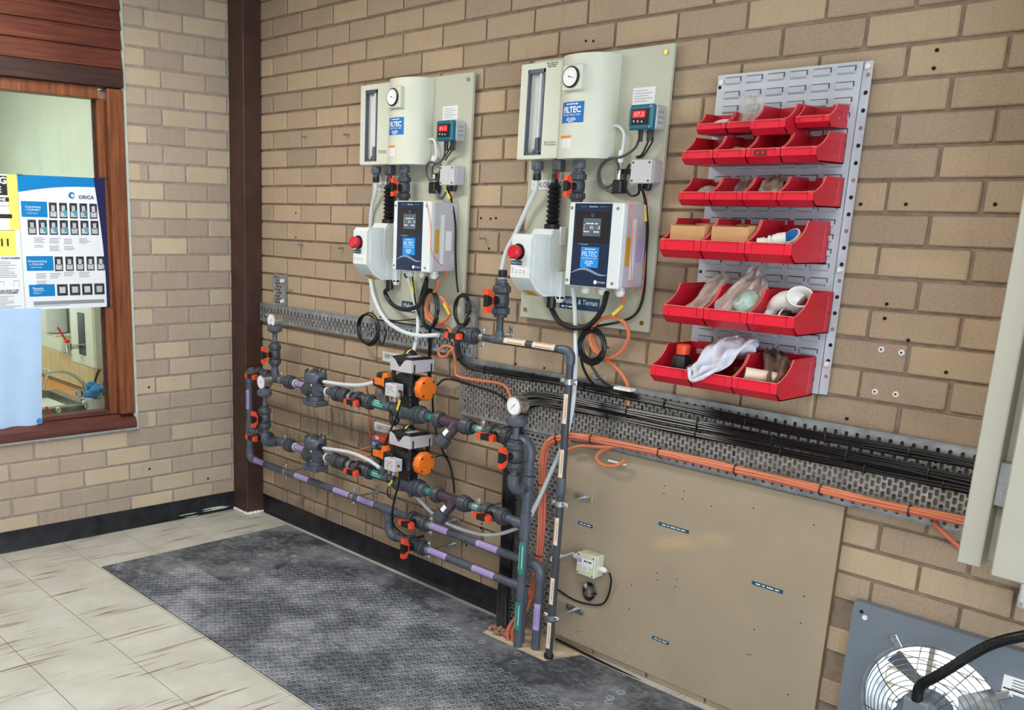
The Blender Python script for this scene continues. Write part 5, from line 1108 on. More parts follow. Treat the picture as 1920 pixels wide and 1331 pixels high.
solo('hose_offcut', B().tube(arc(at((6,0),.042,-.045,.035), X, Z, .022, 0, 5.2, 12), .007, 8), 'cable_grey', 'grey hose offcut beside the black bottle', 'hose'); solo('white_plug', B().cyl(at((6,0),-.035,-.075,.036), at((6,0),-.015,-.085,.034), .006, n=8), 'plug_white', 'small white plug in front of the black bottle', 'plug')
rg_ = sheet([at((6,1),.020,.060,.125), at((6,1),.004,.02,.150), at((6,1),-.004,-.03,.125), at((6,1),-.012,-.075,.085), at((6,1),-.030,-.112,.052), at((6,1),-.042,-.118,.028)], [.045,.062,.058,.048,.040,.018], 21, .011, 26)
t = thing('rag', 'crumpled white rag with blue stains draped over the middle bottom bin', 'rag', at((6,1),0,0,.03)); part('cloth', rg_, 'rag_cloth', t, sharp=80)
part('bunched_cloth', crumple(at((6,1),.006,.02,.128), .052, (1.15,.8,.55), 23, .16, 26, 16, 8), 'rag_cloth', t, sharp=80); part('cloth_edge', B().tube(smooth_path([at((6,1),-.07,-.108,.060), at((6,1),-.045,-.128,.030), at((6,1),-.01,-.124,.045), at((6,1),.026,-.10,.075)]), .006, 7), 'rag_cloth', t)
solo('brown_cloth', sheet([at((6,2),.03,-.07,.035), at((6,2),.016,-.03,.075), at((6,2),-.010,.02,.110), at((6,2),-.040,.055,.128)], [.022,.034,.040,.02], 25, .010, 20), 'cloth_brown', 'stiff brown cloth in the right bin of the bottom row', 'cloth', sharp=80)
c = at((6,2),-.022,-.060,.062); ax = V((.8,.55,-.12)).normalized(); t = thing('pipe_offcut', 'cream pipe offcut beside the brown cloth', 'pipe', c); part('pipe', B().lathe(c-ax*.03, ax, [(.018,0), (.018,.085)], 18), 'label_cream', t); part('bore', B().cyl(c-ax*.0304, c-ax*.0300, .015, n=16), 'cloth_brown', t)
# ------------------------------------------------------------------ perforated cable trays
def tray(name, label, x0, x1, z0, z1, d, vert=False, cu=.0155, cv=.025, lip=.012, wide=1.0):
    t = thing(name, label, 'cable tray', ((x0+x1)/2, -d, z0), 'galvanised cable trays')
    u, v = (Z, X) if vert else (X, Z); o = V((x0, -d, z0)); L = (z1-z0) if vert else (x1-x0); W_ = (x1-x0) if vert else (z1-z0)
    b = B(); m = .006; n = int((L-2*m)/cu); off = (L-n*cu)/2; hw, hh = cu*.34*wide, cv*.41
    b.quad(o, o+u*off, o+u*off+v*W_, o+v*W_); b.quad(o+u*(L-off), o+u*L, o+u*L+v*W_, o+u*(L-off)+v*W_)
    for i in range(n):
        a0 = off+cu*i; a1 = a0+cu; am = (a0+a1)/2; s = m+(cv/2 if i % 2 else 0); k = int((W_-m-s)/cv); e = s+k*cv
        b.quad(o+u*a0, o+u*a1, o+u*a1+v*s, o+u*a0+v*s); b.quad(o+u*a0+v*e, o+u*a1+v*e, o+u*a1+v*W_, o+u*a0+v*W_)
        for j in range(k):
            c0 = s+cv*j; c1 = c0+cv; cm = (c0+c1)/2
            P_ = [(a0,c0), (a1,c0), (a1,c1), (a0,c1), (am-hw,cm-hh*.7), (am,cm-hh), (am+hw,cm-hh*.7), (am+hw,cm+hh*.7), (am,cm+hh), (am-hw,cm+hh*.7)]
            b.add([o+u*p+v*q for p, q in P_], [(0,1,6,5,4), (1,2,7,6), (2,3,9,8,7), (3,0,4,9)])
    so = part('perforated_base', b, 'galvanised', t, sharp=None, fix=False); md = so.modifiers.new('sheet_thickness', 'SOLIDIFY'); md.thickness = .0015
    for q in (0, W_):
        p = o+v*q; part('side_lip_baffle', B().obox(p+u*(L/2)+Y*((d-.0035)/2-.002), u, v, Y, L/2, .0012, (d-.001)/2), 'galvanised', t)  # lips extended back to the wall, blocking light so the slots look dark
    return t
tA = tray('cable_tray', 'narrow perforated tray running from the brown column under the left board', .152, 1.712, 1.046, 1.134, .026, cu=.0150, cv=.034)
for x in (.21, .62, 1.05, 1.55): part('fixing_bolt', B().cyl((x,-.0265,1.075), (x,-.034,1.075), .009, n=6), 'zinc', tA)
tray('cable_tray', 'short upright perforated tray stub beside the brown column', .284, .364, 1.136, 1.290, .026, True, lip=.02)
tray('cable_tray', 'short upright perforated tray behind the coiled cable at the left board', 1.600, 1.712, 1.030, 1.284, .020, True)
tB = tray('cable_tray', 'wide perforated tray carrying the black and orange cables across the wall', 1.648, 3.98, .806, 1.036, .026)
tray('cable_tray', 'wide upright perforated tray behind the right riser down to the floor', 1.945, 2.205, .020, .802, .020, True, cu=.016)
for i in range(2): part('fixing_bolt', B().cyl((.372,-.03,1.16+.1*i), (.372,-.045,1.16+.1*i), .009, n=8), 'plug_white', tA)
# ------------------------------------------------------------------ cables
def bundle(name, label, cat, px, offs, r, m, ties=(), tie_r=.014, k=6, grp=None):
    base = pxpath(px, k); t = thing(name, label, cat, base[len(base)//2], grp); rg = random.Random(len(label)); n = len(base)
    for j, (a, c) in enumerate(offs):
        ph = rg.uniform(0, 6); pts = []
        for i, p in enumerate(base):
            T = (base[min(i+1, n-1)]-base[max(i-1, 0)]).normalized(); s = T.cross(Y); s = s.normalized() if s.length > .1 else X
            w_ = .0016*math.sin(i*.55+ph); pts.append(p+s*(a+w_)-Y*(c+.5*w_))
        part('cable', B().tube(pts, r, 6), m if isinstance(m, str) else m[j % len(m)], t)
    for i in ties:
        i = min(i, n-2); p = base[i]; T = (base[i+1]-base[i-1]).normalized(); s = T.cross(Y); s = s.normalized() if s.length > .1 else X
        amin, amax = min(o[0] for o in offs)-r-.0015, max(o[0] for o in offs)+r+.0015; cmin, cmax = min(o[1] for o in offs)-r-.0015, max(o[1] for o in offs)+r+.0015
        ring_ = [p+s*((amin+amax)/2+(amax-amin)/2*math.cos(q*math.pi/8))-Y*((cmin+cmax)/2+(cmax-cmin)/2*math.sin(q*math.pi/8)) for q in range(16)]
        part('cable_tie', B().tube(ring_, .0022, 5, True), 'pvc_black', t)
    return t
def spread(n, dz, rows, dd): return [((i-(n-1)/2)*dz+(dz/2 if q % 2 else 0), q*dd) for q in range(rows) for i in range(n-(q % 2))]
bundle('cable_bundle', 'black cable bundle along the top edge of the wide tray', 'cables', [(858,642,.05), (862,668,.05), (880,686,.045), (930,697,.04), (1000,708,.04), (1080,722,.04), (1200,747,.04), (1350,779,.04), (1500,811,.04), (1650,838,.04), (1815,868,.04), (1900,888,.04)], spread(4,.0070,2,.006), .0038, 'cable_black', (7, 16, 24, 31, 38, 44, 50, 56, 62), grp='black cable bundles')
bundle('cable_bundle', 'black cable bundle in the middle of the wide tray', 'cables', [(958,850,.04), (960,790,.04), (968,760,.04), (990,742,.04), (1040,744,.04), (1120,760,.04), (1240,784,.04), (1380,811,.04), (1520,840,.04), (1660,868,.04), (1820,902,.04), (1900,920,.04)], spread(4,.0074,2,.006), .0039, 'cable_black', (26, 33, 39, 45, 51, 57, 63), grp='black cable bundles')
bundle('cable_bundle', 'black cable bundle along the lower middle of the wide tray', 'cables', [(972,850,.035), (975,800,.035), (985,768,.035), (1010,757,.035), (1060,764,.035), (1140,779,.035), (1260,805,.035), (1400,834,.035), (1530,860,.035), (1670,888,.035), (1815,918,.035), (1900,937,.035)], spread(3,.0076,2,.006), .0040, 'cable_black', (30, 38, 45, 52, 58, 64), grp='black cable bundles')
bundle('cable_bundle', 'thick black cable bundle dropping to the floor beside the riser', 'cables', [(962,800,.05), (958,880,.05), (955,980,.05), (950,1080,.055), (946,1140,.07), (945,1196,.10)], spread(7,.008,3,.0075), .0042, 'cable_black', (6, 12, 18, 24), grp='black cable bundles')
bundle('cable_bundle', 'orange cable bundle along the bottom edge of the wide tray', 'cables', [(1068,816,.055), (1100,821,.055), (1180,836,.055), (1300,862,.055), (1420,889,.055), (1540,918,.055), (1660,946,.055), (1800,976,.055), (1880,995,.055)], [(-.008,0), (0,0), (.008,0), (-.004,.008), (.005,.008)], .0052, ('cable_orange', 'cable_red'), (7, 15, 22, 30, 38, 44), grp='orange cable bundles')
bundle('cable_bundle', 'orange cable bundle rising between the riser and the vent pipe', 'cables', [(1068,822,.05), (1042,823,.055), (1024,838,.06), (1018,870,.06), (1017,930,.06), (1015,1000,.06), (1008,1060,.06), (995,1120,.07), (968,1165,.10), (962,1200,.12)], [(-.011,0), (0,0), (.011,0), (-.005,.009), (.006,.009)], .0058, ('cable_red', 'cable_orange'), (5, 22, 34), grp='orange cable bundles')
def cable(label, px, r, m='cable_black', k=6, name='cable', cat='cable', grp=None, tag=None):
    t = thing(name, label, cat, on(*px[len(px)//2]), grp); pts = pxpath(px, k); part('sheath', B().tube(pts, r, 8), m, t)
    if tag:
        for i in tag:
            p = pts[i]; q = pts[min(i+4, len(pts)-1)]; T = (q-p).normalized(); s = T.cross(Y).normalized(); part('yellow_tag', B().obox(p-Y*(r+.004), T, s, Y, .026, .0055, .0012), 'label_yellow', t)
    return t
def coil(label, c, rx, rz, d, turns, r, m='cable_black', tilt=0.0, lead=(), n=16, jit=.08, seed=1):
    rg = random.Random(seed); t = thing('cable_coil', label, 'cable', on(c[0], c[1], d)); c0 = on(c[0], c[1], d); pts = []
    for k in range(turns):
        a, b_, dy, ox, oz = rx*(1+rg.uniform(-jit,jit)), rz*(1+rg.uniform(-jit,jit)), rg.uniform(-.012,.008), rg.uniform(-.004,.004), rg.uniform(-.004,.004)
        pts += [c0+V((ox+a*math.cos(2*math.pi*i/n), dy-.004*k/turns+tilt*math.cos(2*math.pi*i/n), oz+b_*math.sin(2*math.pi*i/n))) for i in range(n)]
    part('loops', B().tube(smooth_path(pts, 3), r, 7), m, t)
    for l in lead: part('lead', B().tube(pxpath(l), r, 7), m, t)
    part('cable_tie', B().tube([c0+V((rx+.008*math.cos(q*math.pi/4), .012*math.sin(q*math.pi/4), rz*.0)) for q in range(8)], .0018, 5, True), 'pvc_black', t)
    return t
# left board
cable('black corrugated hose looping below the left white actuator', [V((1.225,-.058,1.285)), (722,548,.06), (735,570,.07), (758,580,.09), (784,573,.095), (797,548,.11), (800,524,.13)], .0092, 'pvc_black', tag=None)
coil('black cable coil hanging below the left controller', (805,580), .048, .078, .085, 3, .0062, lead=[[(800,520,.12), (792,545,.1), (786,570,.09)]], seed=3)
coil('thin black cable coil over the narrow tray', (691,618), .068, .070, .062, 4, .0034, lead=[[(712,594,.06), (740,601,.05), (792,597,.06)], [(708,630,.06), (716,646,.06), (724,625,.055), (718,602,.05)]], seed=5)
coil('black cable coil over the upright tray at the left board', (867,581), .042, .062, .06, 4, .0042, lead=[[(838,352,.07), (847,378,.06), (854,420,.045), (854,470,.045), (856,520,.05), (859,548,.055)]], seed=7)
cable('orange cable looping below the left controller', [(822,522,.09), (819,540,.09), (806,556,.085), (798,575,.08), (803,597,.075), (822,607,.07), (842,592,.075), (838,572,.085), (826,556,.09)], .0068, 'cable_orange', tag=(40,)); cable('second orange cable beside the loop below the left controller', [(803,558,.07), (802,584,.065), (820,604,.06), (842,616,.05), (850,640,.05)], .0068, 'cable_orange')
cable('orange cable curl below the left ball valve of the vent pipe', [(852,655,.04), (838,648,.05), (824,655,.055), (824,667,.055), (836,668,.05), (846,656,.05), (852,665,.045), (854,690,.045), (858,705,.045), (890,712,.045), (940,720,.045), (955,738,.045), (957,760,.045)], .0060, 'cable_orange')
cable('white dosing tube curving from the left board to the vent pipe valve', [V((1.132,-.072,1.726)), V((1.130,-.070,1.69)), (697,390,.05), (694,430,.04), (690,480,.045), (694,520,.05), (702,560,.06), (722,598,.09), (752,620,.13), (785,629,.15), (822,628,.158)], .0085, 'tube_white', name='dosing_tube', cat='tube'); 
cable('white dosing tube dropping from the left controller to the ejector valve', [(764,512,.07), (772,545,.06), (781,580,.06), (784,610,.07), (780,640,.11), (775,660,.15)], .0085, 'tube_white', name='dosing_tube', cat='tube')
cable('black lead with yellow tag below the left controller', [(758,513,.10), (762,520,.10), (772,515,.10), (776,545,.09), (782,580,.08), (793,600,.07), (806,612,.06), (850,630,.05)], .0035, tag=(17,)); cable('black cables dropping behind the upper ejector valve', [(806,612,.045), (806,640,.035), (805,690,.03), (806,740,.03)], .007)
cable('black cable beside the left controller with yellow tag', [(838,352,.06), (846,372,.06), (849,400,.055)], .0040, tag=(3,)); cable('white power lead on the left board', [(800,262,.05), (813,262,.05), (818,280,.05), (817,300,.05)], .005, 'tube_white')
cable('grey lead coil on the left board', [(834,268,.06), (833,292,.06), (822,306,.06), (806,304,.06), (799,318,.06), (806,338,.06), (822,330,.06), (826,308,.06), (812,312,.06), (812,340,.06), (826,372,.06), (838,358,.06)], .0042, 'cable_grey')
for i, (a, c_) in enumerate((((846,258), (838,298)), ((853,260), (843,298)))): cable(['inner', 'outer'][i]+' black sensor lead under the left panel meter', [(a[0],a[1],.075), (a[0]-1,a[1]+15,.07), (c_[0],c_[1]-10,.06), (c_[0]-8,c_[1]+2,.05)], .003)
cable('thin orange cord looped over the left controller', [(800,379,.18), (804,400,.182), (808,430,.182), (809,470,.18), (825,495,.12), (836,500,.08), (837,522,.08), (832,520,.08), (836,480,.07), (845,400,.06), (850,360,.05)], .0014, 'cord_pink', name='cord', cat='cord')
# right board
cable('black corrugated hose looping below the right white actuator', [V((2.130,-.058,1.285)), (1035,580,.06), (1050,604,.07), (1078,615,.09), (1106,608,.095), (1128,582,.11), (1138,548,.13)], .0095, 'pvc_black')
coil('large black cable coil hanging below the right board', (1112,648), .056, .056, .070, 7, .0048, lead=[[(1087,650,.07), (1094,690,.06), (1115,722,.05), (1150,738,.045), (1170,745,.045)], [(1106,680,.07), (1125,710,.06), (1150,728,.05), (1172,742,.045)]], seed=9, jit=.16)
cable('black cable running down the right side of the right controller', [(1203,350,.07), (1209,372,.06), (1212,395,.055), (1214,430,.05), (1211,480,.05), (1208,540,.05), (1200,575,.05), (1184,595,.055), (1150,606,.06), (1110,612,.07)], .0048, tag=(13,))
cable('orange cable looping below the right controller', [(1170,553,.09), (1166,575,.09), (1150,592,.09), (1124,600,.085), (1108,622,.075), (1108,645,.065), (1122,664,.06), (1145,671,.06), (1168,656,.065), (1179,630,.07), (1172,606,.08), (1150,594,.085)], .0068, 'cable_orange', tag=(8,)); cable('orange cable dropping from the right coil to the wide tray', [(1110,622,.06), (1116,648,.055), (1135,672,.05), (1160,694,.045), (1174,715,.04), (1178,730,.035), (1178,760,.030)], .0068, 'cable_orange')
cable('long white dosing tube crossing behind the vent pipe to the lower dosing line', [(1074,540,.07), (1077,570,.06), (1079,620,.07), (1079,690,.11), (1074,760,.12), (1066,800,.12), (1052,842,.125), (1030,892,.13), (1008,940,.13), (990,975,.125), (970,990,.12), (920,1003,.11), (870,994,.10), (820,970,.10), (775,925,.13)], .0078, 'tube_white', name='dosing_tube', cat='tube')
cable('white dosing tube from the right chlorinator to the upright vent valve', [V((2.037,-.072,1.726)), V((2.034,-.072,1.69)), (988,390,.06), (968,435,.06), (950,470,.09), (942,500,.13), (939,522,.158)], .0085, 'tube_white', name='dosing_tube', cat='tube')
cable('white power lead on the right board', [(1140,238,.05), (1158,236,.05), (1170,250,.05), (1168,275,.05), (1164,295,.05), (1160,330,.05)], .0052, 'tube_white'); solo('inline_plug', B().cyl(on(1166,282,.05), on(1163,305,.05), .010, n=10), 'plug_white', 'white inline plug on the right board', 'plug'); solo('inline_plug', B().cyl(on(814,292,.05), on(812,306,.05), .010, n=10), 'plug_white', 'white inline plug on the left board', 'plug')
cable('grey lead coil on the right board', [(1198,262,.06), (1190,278,.06), (1168,293,.06), (1140,300,.06), (1124,320,.06), (1128,345,.06), (1142,350,.06), (1156,335,.06), (1160,312,.06), (1150,297,.06), (1132,304,.06), (1122,325,.06), (1126,348,.06), (1150,362,.06)], .0045, 'cable_grey'); cable('black lead from the right junction box', [(1181,308,.06), (1173,325,.06), (1172,350,.06), (1182,366,.06), (1196,364,.06), (1199,352,.06)], .0042)
for i, (a, c_) in enumerate((((1216,258), (1203,290)), ((1224,258), (1206,292)))): cable(['inner', 'outer'][i]+' black sensor lead under the right panel meter', [(a[0],a[1],.075), (a[0]-2,a[1]+10,.07), (c_[0],c_[1],.06), (c_[0]-10,c_[1]+4,.05)], .0032)
cable('thin orange cord looped over the right controller', [(1173,379,.18), (1182,379,.17), (1186,420,.16), (1184,480,.15), (1185,530,.13), (1193,552,.10), (1203,548,.08), (1207,520,.06), (1213,440,.05), (1214,380,.045), (1212,350,.04)], .0014, 'cord_pink', name='cord', cat='cord')
# dosing line cables
cable('black cable from the upper solenoid past the sign to the lower flow switch', [(753,733,.25), (752,750,.25), (744,780,.24), (730,812,.22), (717,850,.20), (712,878,.18), (720,898,.18), (742,906,.18)], .0042, tag=(8,)); coil('small black cable coil under the upper flow switch', (741,781), .022, .032, .16, 3, .0035, seed=12)
cable('black cable dropping from the lower solenoid to the supply valve', [(750,884,.24), (748,905,.24), (740,935,.22), (735,968,.19), (742,990,.16), (770,1008,.12), (795,1005,.10)], .0045); cable('black lead loop with yellow tag at the lower flow switch', [(742,880,.24), (738,900,.24), (727,915,.22), (728,930,.2), (738,936,.2)], .0028, tag=(8,))
cable('black cable from the upper actuator down the bricks to the lower strainer', [(811,735,.12), (812,770,.05), (818,810,.03), (830,845,.025), (843,870,.025), (850,900,.03), (852,925,.05)], .0045); cable('black cable from the upper orange end cap into the tray', [(820,722,.12), (832,712,.06), (850,712,.03), (880,721,.03), (925,735,.03), (948,750,.03), (955,775,.03)], .0042); cable('black lead from the lower orange end cap to the wall cable', [(816,857,.12), (828,853,.06), (840,856,.03)], .0028)
cable('thin orange cable looping left of the upper flow switch', [(712,708,.2), (698,711,.18), (688,720,.16), (689,735,.12), (693,745,.08), (692,775,.03), (690,795,.02), (693,812,.02), (698,820,.03)], .0038, 'cable_orange'); cable('thin orange cable looping left of the orange box', [(705,836,.06), (680,842,.06), (667,850,.07), (684,853,.1), (688,857,.12), (705,850,.16), (716,846,.18)], .0038, 'cable_orange')
cable('white tube from the upper pressure valve to its flow switch', [PU, (645,721,.178), (675,722,.18), (702,717,.18)], .0085, 'tube_white', name='dosing_tube', cat='tube'); cable('white tube from the lower pressure valve to its flow switch', [PL_, (655,848,.19), (690,862,.2), (712,877,.2)], .0085, 'tube_white', name='dosing_tube', cat='tube')
# wide tray extras
cable('orange cable loop hanging at the left end of the tan board', [(1064,843,.05), (1090,836,.055), (1130,838,.06), (1165,836,.055), (1150,838,.055), (1128,845,.055), (1118,858,.055), (1130,871,.055), (1155,873,.055), (1172,862,.05)], .0062, 'cable_orange'); solo('cable_clip', B().box(on(1145,852,.03).x, on(1178,858,.03).x, -.045, -.035, .765, .772, .001), 'plug_white', 'white clip strip below the orange cable loop', 'clip'); a = on(1165,724,.03); solo('cable_clip', B().box(a.x, a.x+.07, -.075, -.045, a.z-.006, a.z+.004, .001), 'plug_white', 'white clip strip where the orange cable meets the wide tray', 'clip')
cable('thin orange cable dropping from the wide tray by the cabinet', [(1748,978,.04), (1765,995,.03), (1790,1018,.02), (1815,1040,.02)], .0062, 'cable_red')
part('tray_grommet', B().lathe(on(1578,826,.035), -Y, [(.013,0), (.013,.006), (.009,.007), (.008,.002)], 16), 'galvanised', tB)
# floor stubs around the cut-out
cb = thing('cable_stub', 'orange and pink cable ends leaving the floor cut-out beside the riser', 'cables', (2.10, -.15, 0))
for i, (x, y) in enumerate(((2.118,-.165), (2.135,-.155), (2.105,-.13))): part('cable', B().tube(smooth_path([(x,y,.001), (x-.004,y+.004,.05), (x+.02,y+.03,.11), (x+.035,y+.05,.18)]), .007, 8), ('cable_red', 'cable_orange', 'cord_pink')[i], cb)
b = B(); rg = random.Random(6)
for i in range(22): b.ball((2.04+rg.uniform(-.035,.06), -.150+rg.uniform(-.02,.03), .004+rg.uniform(0,.012)), rg.uniform(.006,.014), 7, 5, (1,1,.7))
solo('rubble', b, 'print_brown', 'loose mortar rubble in the floor cut-out under the black cables', 'rubble', sharp=80)
# ------------------------------------------------------------------ tan board and what hangs on it
def tan_mat():
    n = NT(MAT['tan_board']); p = MAT['tan_board'].node_tree.nodes['Principled BSDF']; src = p.inputs['Base Color'].links[0].from_socket; pos = n.pos(); sx = n.node('ShaderNodeSeparateXYZ'); n.link(pos, sx.inputs[0])
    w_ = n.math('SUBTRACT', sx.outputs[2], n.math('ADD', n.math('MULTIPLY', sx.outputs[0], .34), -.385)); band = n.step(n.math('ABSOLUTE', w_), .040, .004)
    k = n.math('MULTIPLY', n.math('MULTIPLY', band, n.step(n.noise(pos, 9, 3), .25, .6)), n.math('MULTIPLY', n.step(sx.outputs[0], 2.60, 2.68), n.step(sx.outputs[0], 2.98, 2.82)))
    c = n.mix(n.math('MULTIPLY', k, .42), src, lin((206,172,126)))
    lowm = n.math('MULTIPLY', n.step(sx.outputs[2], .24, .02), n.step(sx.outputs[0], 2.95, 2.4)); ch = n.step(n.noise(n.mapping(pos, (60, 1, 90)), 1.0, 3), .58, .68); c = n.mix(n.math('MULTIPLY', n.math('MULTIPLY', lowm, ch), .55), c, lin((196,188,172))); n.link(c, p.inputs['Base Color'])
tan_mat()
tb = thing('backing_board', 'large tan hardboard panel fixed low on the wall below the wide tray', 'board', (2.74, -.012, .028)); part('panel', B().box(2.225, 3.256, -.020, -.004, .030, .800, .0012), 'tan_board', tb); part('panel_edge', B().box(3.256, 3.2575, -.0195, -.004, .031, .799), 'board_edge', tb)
for px, py in ((1246,911), (1283,921), (1245,925), (1280,935), (1334,949), (1413,953), (1232,1074), (1269,1086), (1266,1100), (1233,1087), (1184,1097), (1180,1141), (1414,1180), (1507,1118), (1501,1168), (1478,1302), (1402,1227), (1407,1227), (1526,984), (1085,1184)):
    p = on(px, py, .0202); part('screw_hole', B().cyl(p, p-Y*.0006, .0024, n=8), 'hole_dark', tb)
for x0, y0, x1, y1, s in ((1084,979,1111,988,'~3'), (1235,981,1292,998,'~5'), (1410,1091,1468,1111,'~4'), (1223,1194,1254,1207,'~3')):
    a, c_ = on(x0, y0, .0205), on(x1, y1, .0205); zz = (a.z+c_.z)/2; tp = part('label_tape', B().box(a.x, c_.x, -.0212, -.0204, zz-.006, zz+.006), 'tape_blue', tb); letters(s, ((a.x+c_.x)/2, -.0216, zz), X, Z, (c_.x-a.x)*.75, .0035, 'print_white', tp)
j = thing('ivory_junction_box', 'ivory junction box with white glands on the tan board', 'junction box', (2.40, -.02, .33)); a = on(1082,1027,.075); jx0, jz0 = on(1079,1079,.075).x, on(1105,1083,.075).z
jx1, jz1 = jx0+.083, jz0+.083
part('case', B().box(jx0, jx1, -.062, -.0205, jz0, jz1, .004), 'jbox_ivory', j); part('lid', B().box(jx0-.0005, jx1+.0005, -.076, -.0625, jz0-.0005, jz1+.0005, .004), 'jbox_ivory', j)
lb = part('paper_label', B().box(jx0+.006, jx1-.008, -.0768, -.0761, jz0+.040, jz0+.066), 'label_white', j); part('logo_patch', B().box(jx0+.007, jx0+.024, -.0772, -.0769, jz0+.046, jz0+.064), 'label_purple', lb); letters('~3', (jx0+.052, -.0772, jz0+.057), X, Z, .034, .006, 'ink', lb); lc = part('hand_label', B().box(jx0+.028, jx0+.055, -.0768, -.0761, jz0+.020, jz0+.038), 'label_white', j); letters('Cl2', (jx0+.041, -.0772, jz0+.029), X, Z, .014, .009, 'ink', lc)
for q in (0, 1):
    for w_ in (0, 1): part('screw', B().cyl(((jx0+.008, jx1-.008)[q], -.076, (jz0+.008, jz1-.008)[w_]), ((jx0+.008, jx1-.008)[q], -.0768, (jz0+.008, jz1-.008)[w_]), .003, n=8), 'hole_dark', j)
part('cable_gland', B().lathe((jx0,-.045,jz0+.052), -X, [(.013,0), (.013,.01), (.010,.012), (.012,.014), (.012,.028), (.007,.038)], 10), 'gland_white', j); part('cable_gland', B().lathe((jx1,-.045,jz0+.034), X, [(.012,0), (.012,.008), (.010,.01), (.012,.012), (.010,.024), (.006,.03)], 10), 'gland_white', j)
cable('black cable looped through a clip under the ivory junction box', [(1143,1074,.045), (1146,1090,.035), (1140,1118,.028), (1128,1133,.026), (1104,1133,.026), (1075,1124,.026), (1048,1107,.03), (1040,1103,.03)], .0034); coil('small black cable ring on the clip below the ivory junction box', (1104,1110), .024, .030, .032, 3, .0036, seed=15, jit=.05); solo('p_clip', B().lathe(on(1100,1098,.03), X, [(.011,-.006), (.013,-.004), (.013,.004), (.011,.006)], 14).box(on(1100,1108,.021).x-.006, on(1100,1108,.021).x+.006, -.024, -.0205, on(1100,1112,.021).z-.012, on(1100,1098,.021).z), 'galvanised', 'grey P-clip holding the black cable ring on the tan board', 'clip')
cable('white cable loop left of the ivory junction box', [(1056,1042,.045), (1045,1040,.05), (1036,1043,.05), (1033,1050,.05), (1040,1054,.05), (1048,1046,.05), (1075,1036,.05)], .003, 'tube_white')
cable('two black cables lying along the foot of the tan board', [(1042,1198,.03), (1075,1214,.03), (1130,1242,.03), (1200,1276,.028), (1290,1322,.028), (1400,1380,.028)], .005)
# ------------------------------------------------------------------ drill holes, wall plugs and nails in the brickwork
for px, py in ((1757,94), (1751,128), (1614,383), (1699,383), (1866,383), (1663,570), (1659,597), (1774,698), (1703,598+40), (902,409), (920,410), (930,409), (917,466), (1085+14,77), (1113,77), (555,399), (555,445), (1021,690), (968,682), (875,1022), (870,1015), (902,990), (904,982), (912,1108), (1588,785)):
    p = on(px, py, .0); o = part('drill_hole', B().cyl(p-Y*.0022, p+Y*.004, .0050 if px > 1200 else .0045, n=10), 'hole_dark', wb)
for px, py in ((1653,655), (1691,661), (1641,734), (1680,739)): p = on(px, py, .0); pg = part('wall_plug', B().lathe(p+Y*.003, -Y, [(.0085,0), (.0085,.006), (.004,.0065)], 14), 'plug_white', wb); part('plug_bore', B().cyl(p-Y*.0036, p-Y*.0042, .003, n=8), 'hole_dark', pg)
for px, py in ((575,257), (655,253), (568,459), (644,465), (548,544), (910,447)): p = on(px, py, 0); part('nail', B().cyl(p+Y*.005, p-Y*.035, .0042, n=8), 'galvanised', wb)
for px, py in ((538,1018-40), (570,931), (735,989), (517,790), (938,866)): p = on(px, py, 0); part('anchor_bolt', B().cyl(p+Y*.005, p-Y*.02, .006, n=8), 'zinc', wb)
for px, py in ((279,726), (280,879), (390,897)): p = onl(px, py, 0); part('drill_hole', B().cyl(p-X*.004, p+X*.0022, .006, n=10), 'hole_dark', wl)
# ------------------------------------------------------------------ steel cabinet at the right edge
CX0 = 3.652; cz0, cz1 = .800, 2.35
cb = thing('steel_cabinet', 'beige steel wall cabinet with hinged door at the right edge', 'cabinet', (4.0, -.15, cz0))
part('body', B().box(CX0, CX0+.052, -.272, -.026, cz0, cz1, .003).box(CX0+.0521, 4.42, -.225, -.026, cz0+.012, cz1), 'cabinet_paint', cb)
dr = part('door', B().box(CX0+.086, 4.44, -.305, -.272, cz0-.002, cz1, .004), 'cabinet_paint', cb); part('door_return', B().box(CX0+.086, CX0+.10, -.272, -.235, cz0+.012, cz1-.01), 'cabinet_paint', dr)
a = on(1848, 905, .26); part('hinge', B().box(CX0+.0525, CX0+.078, -.262, -.2255, a.z-.05, a.z+.055, .002), 'galvanised', cb); part('hinge_screw', B().cyl((CX0+.066,-.262,a.z-.015), (CX0+.066,-.266,a.z-.015), .005, n=8), 'zinc', cb)
b = B(); p = on(1912, 1100, .03); w2 = thing('wall_switch', 'pale grey switch plate on the bricks under the steel cabinet', 'switch', (p.x+.03, -.012, p.z-.06)); part('plate', B().box(p.x, p.x+.075, -.030, -.001, p.z-.058, p.z+.02, .006), 'label_white', w2); part('screw', B().cyl((p.x+.010,-.030,p.z-.045), (p.x+.010,-.0312,p.z-.045), .006, n=12), 'zinc', w2)
# ------------------------------------------------------------------ wall fan with shutter
FC = V((3.578, 0, .287)); FR = .187
f = thing('wall_fan', 'grey square-plated exhaust fan with wire guard low on the brick wall', 'fan', (FC.x, -.02, .035))
b = B(); n = 40; px_, pz_ = .250, .248; vs = []
for d in (.034, .002):
    for i in range(n):
        a = 2*math.pi*i/n; ca, sa = math.cos(a), math.sin(a); k = min(px_/max(1e-6, abs(ca)), pz_/max(1e-6, abs(sa))); vs.append(V((FC.x+k*ca, -d, FC.z+k*sa)))
        vs.append(V((FC.x+(FR-.004)*ca, -d, FC.z+(FR-.004)*sa)))
fs = []
for i in range(n):
    j2 = (i+1) % n; o2 = 2*n
    fs += [(2*i, 2*j2, 2*j2+1, 2*i+1), (o2+2*i, o2+2*i+1, o2+2*j2+1, o2+2*j2), (2*i, o2+2*i, o2+2*j2, 2*j2), (2*i+1, 2*j2+1, o2+2*j2+1, o2+2*i+1)]
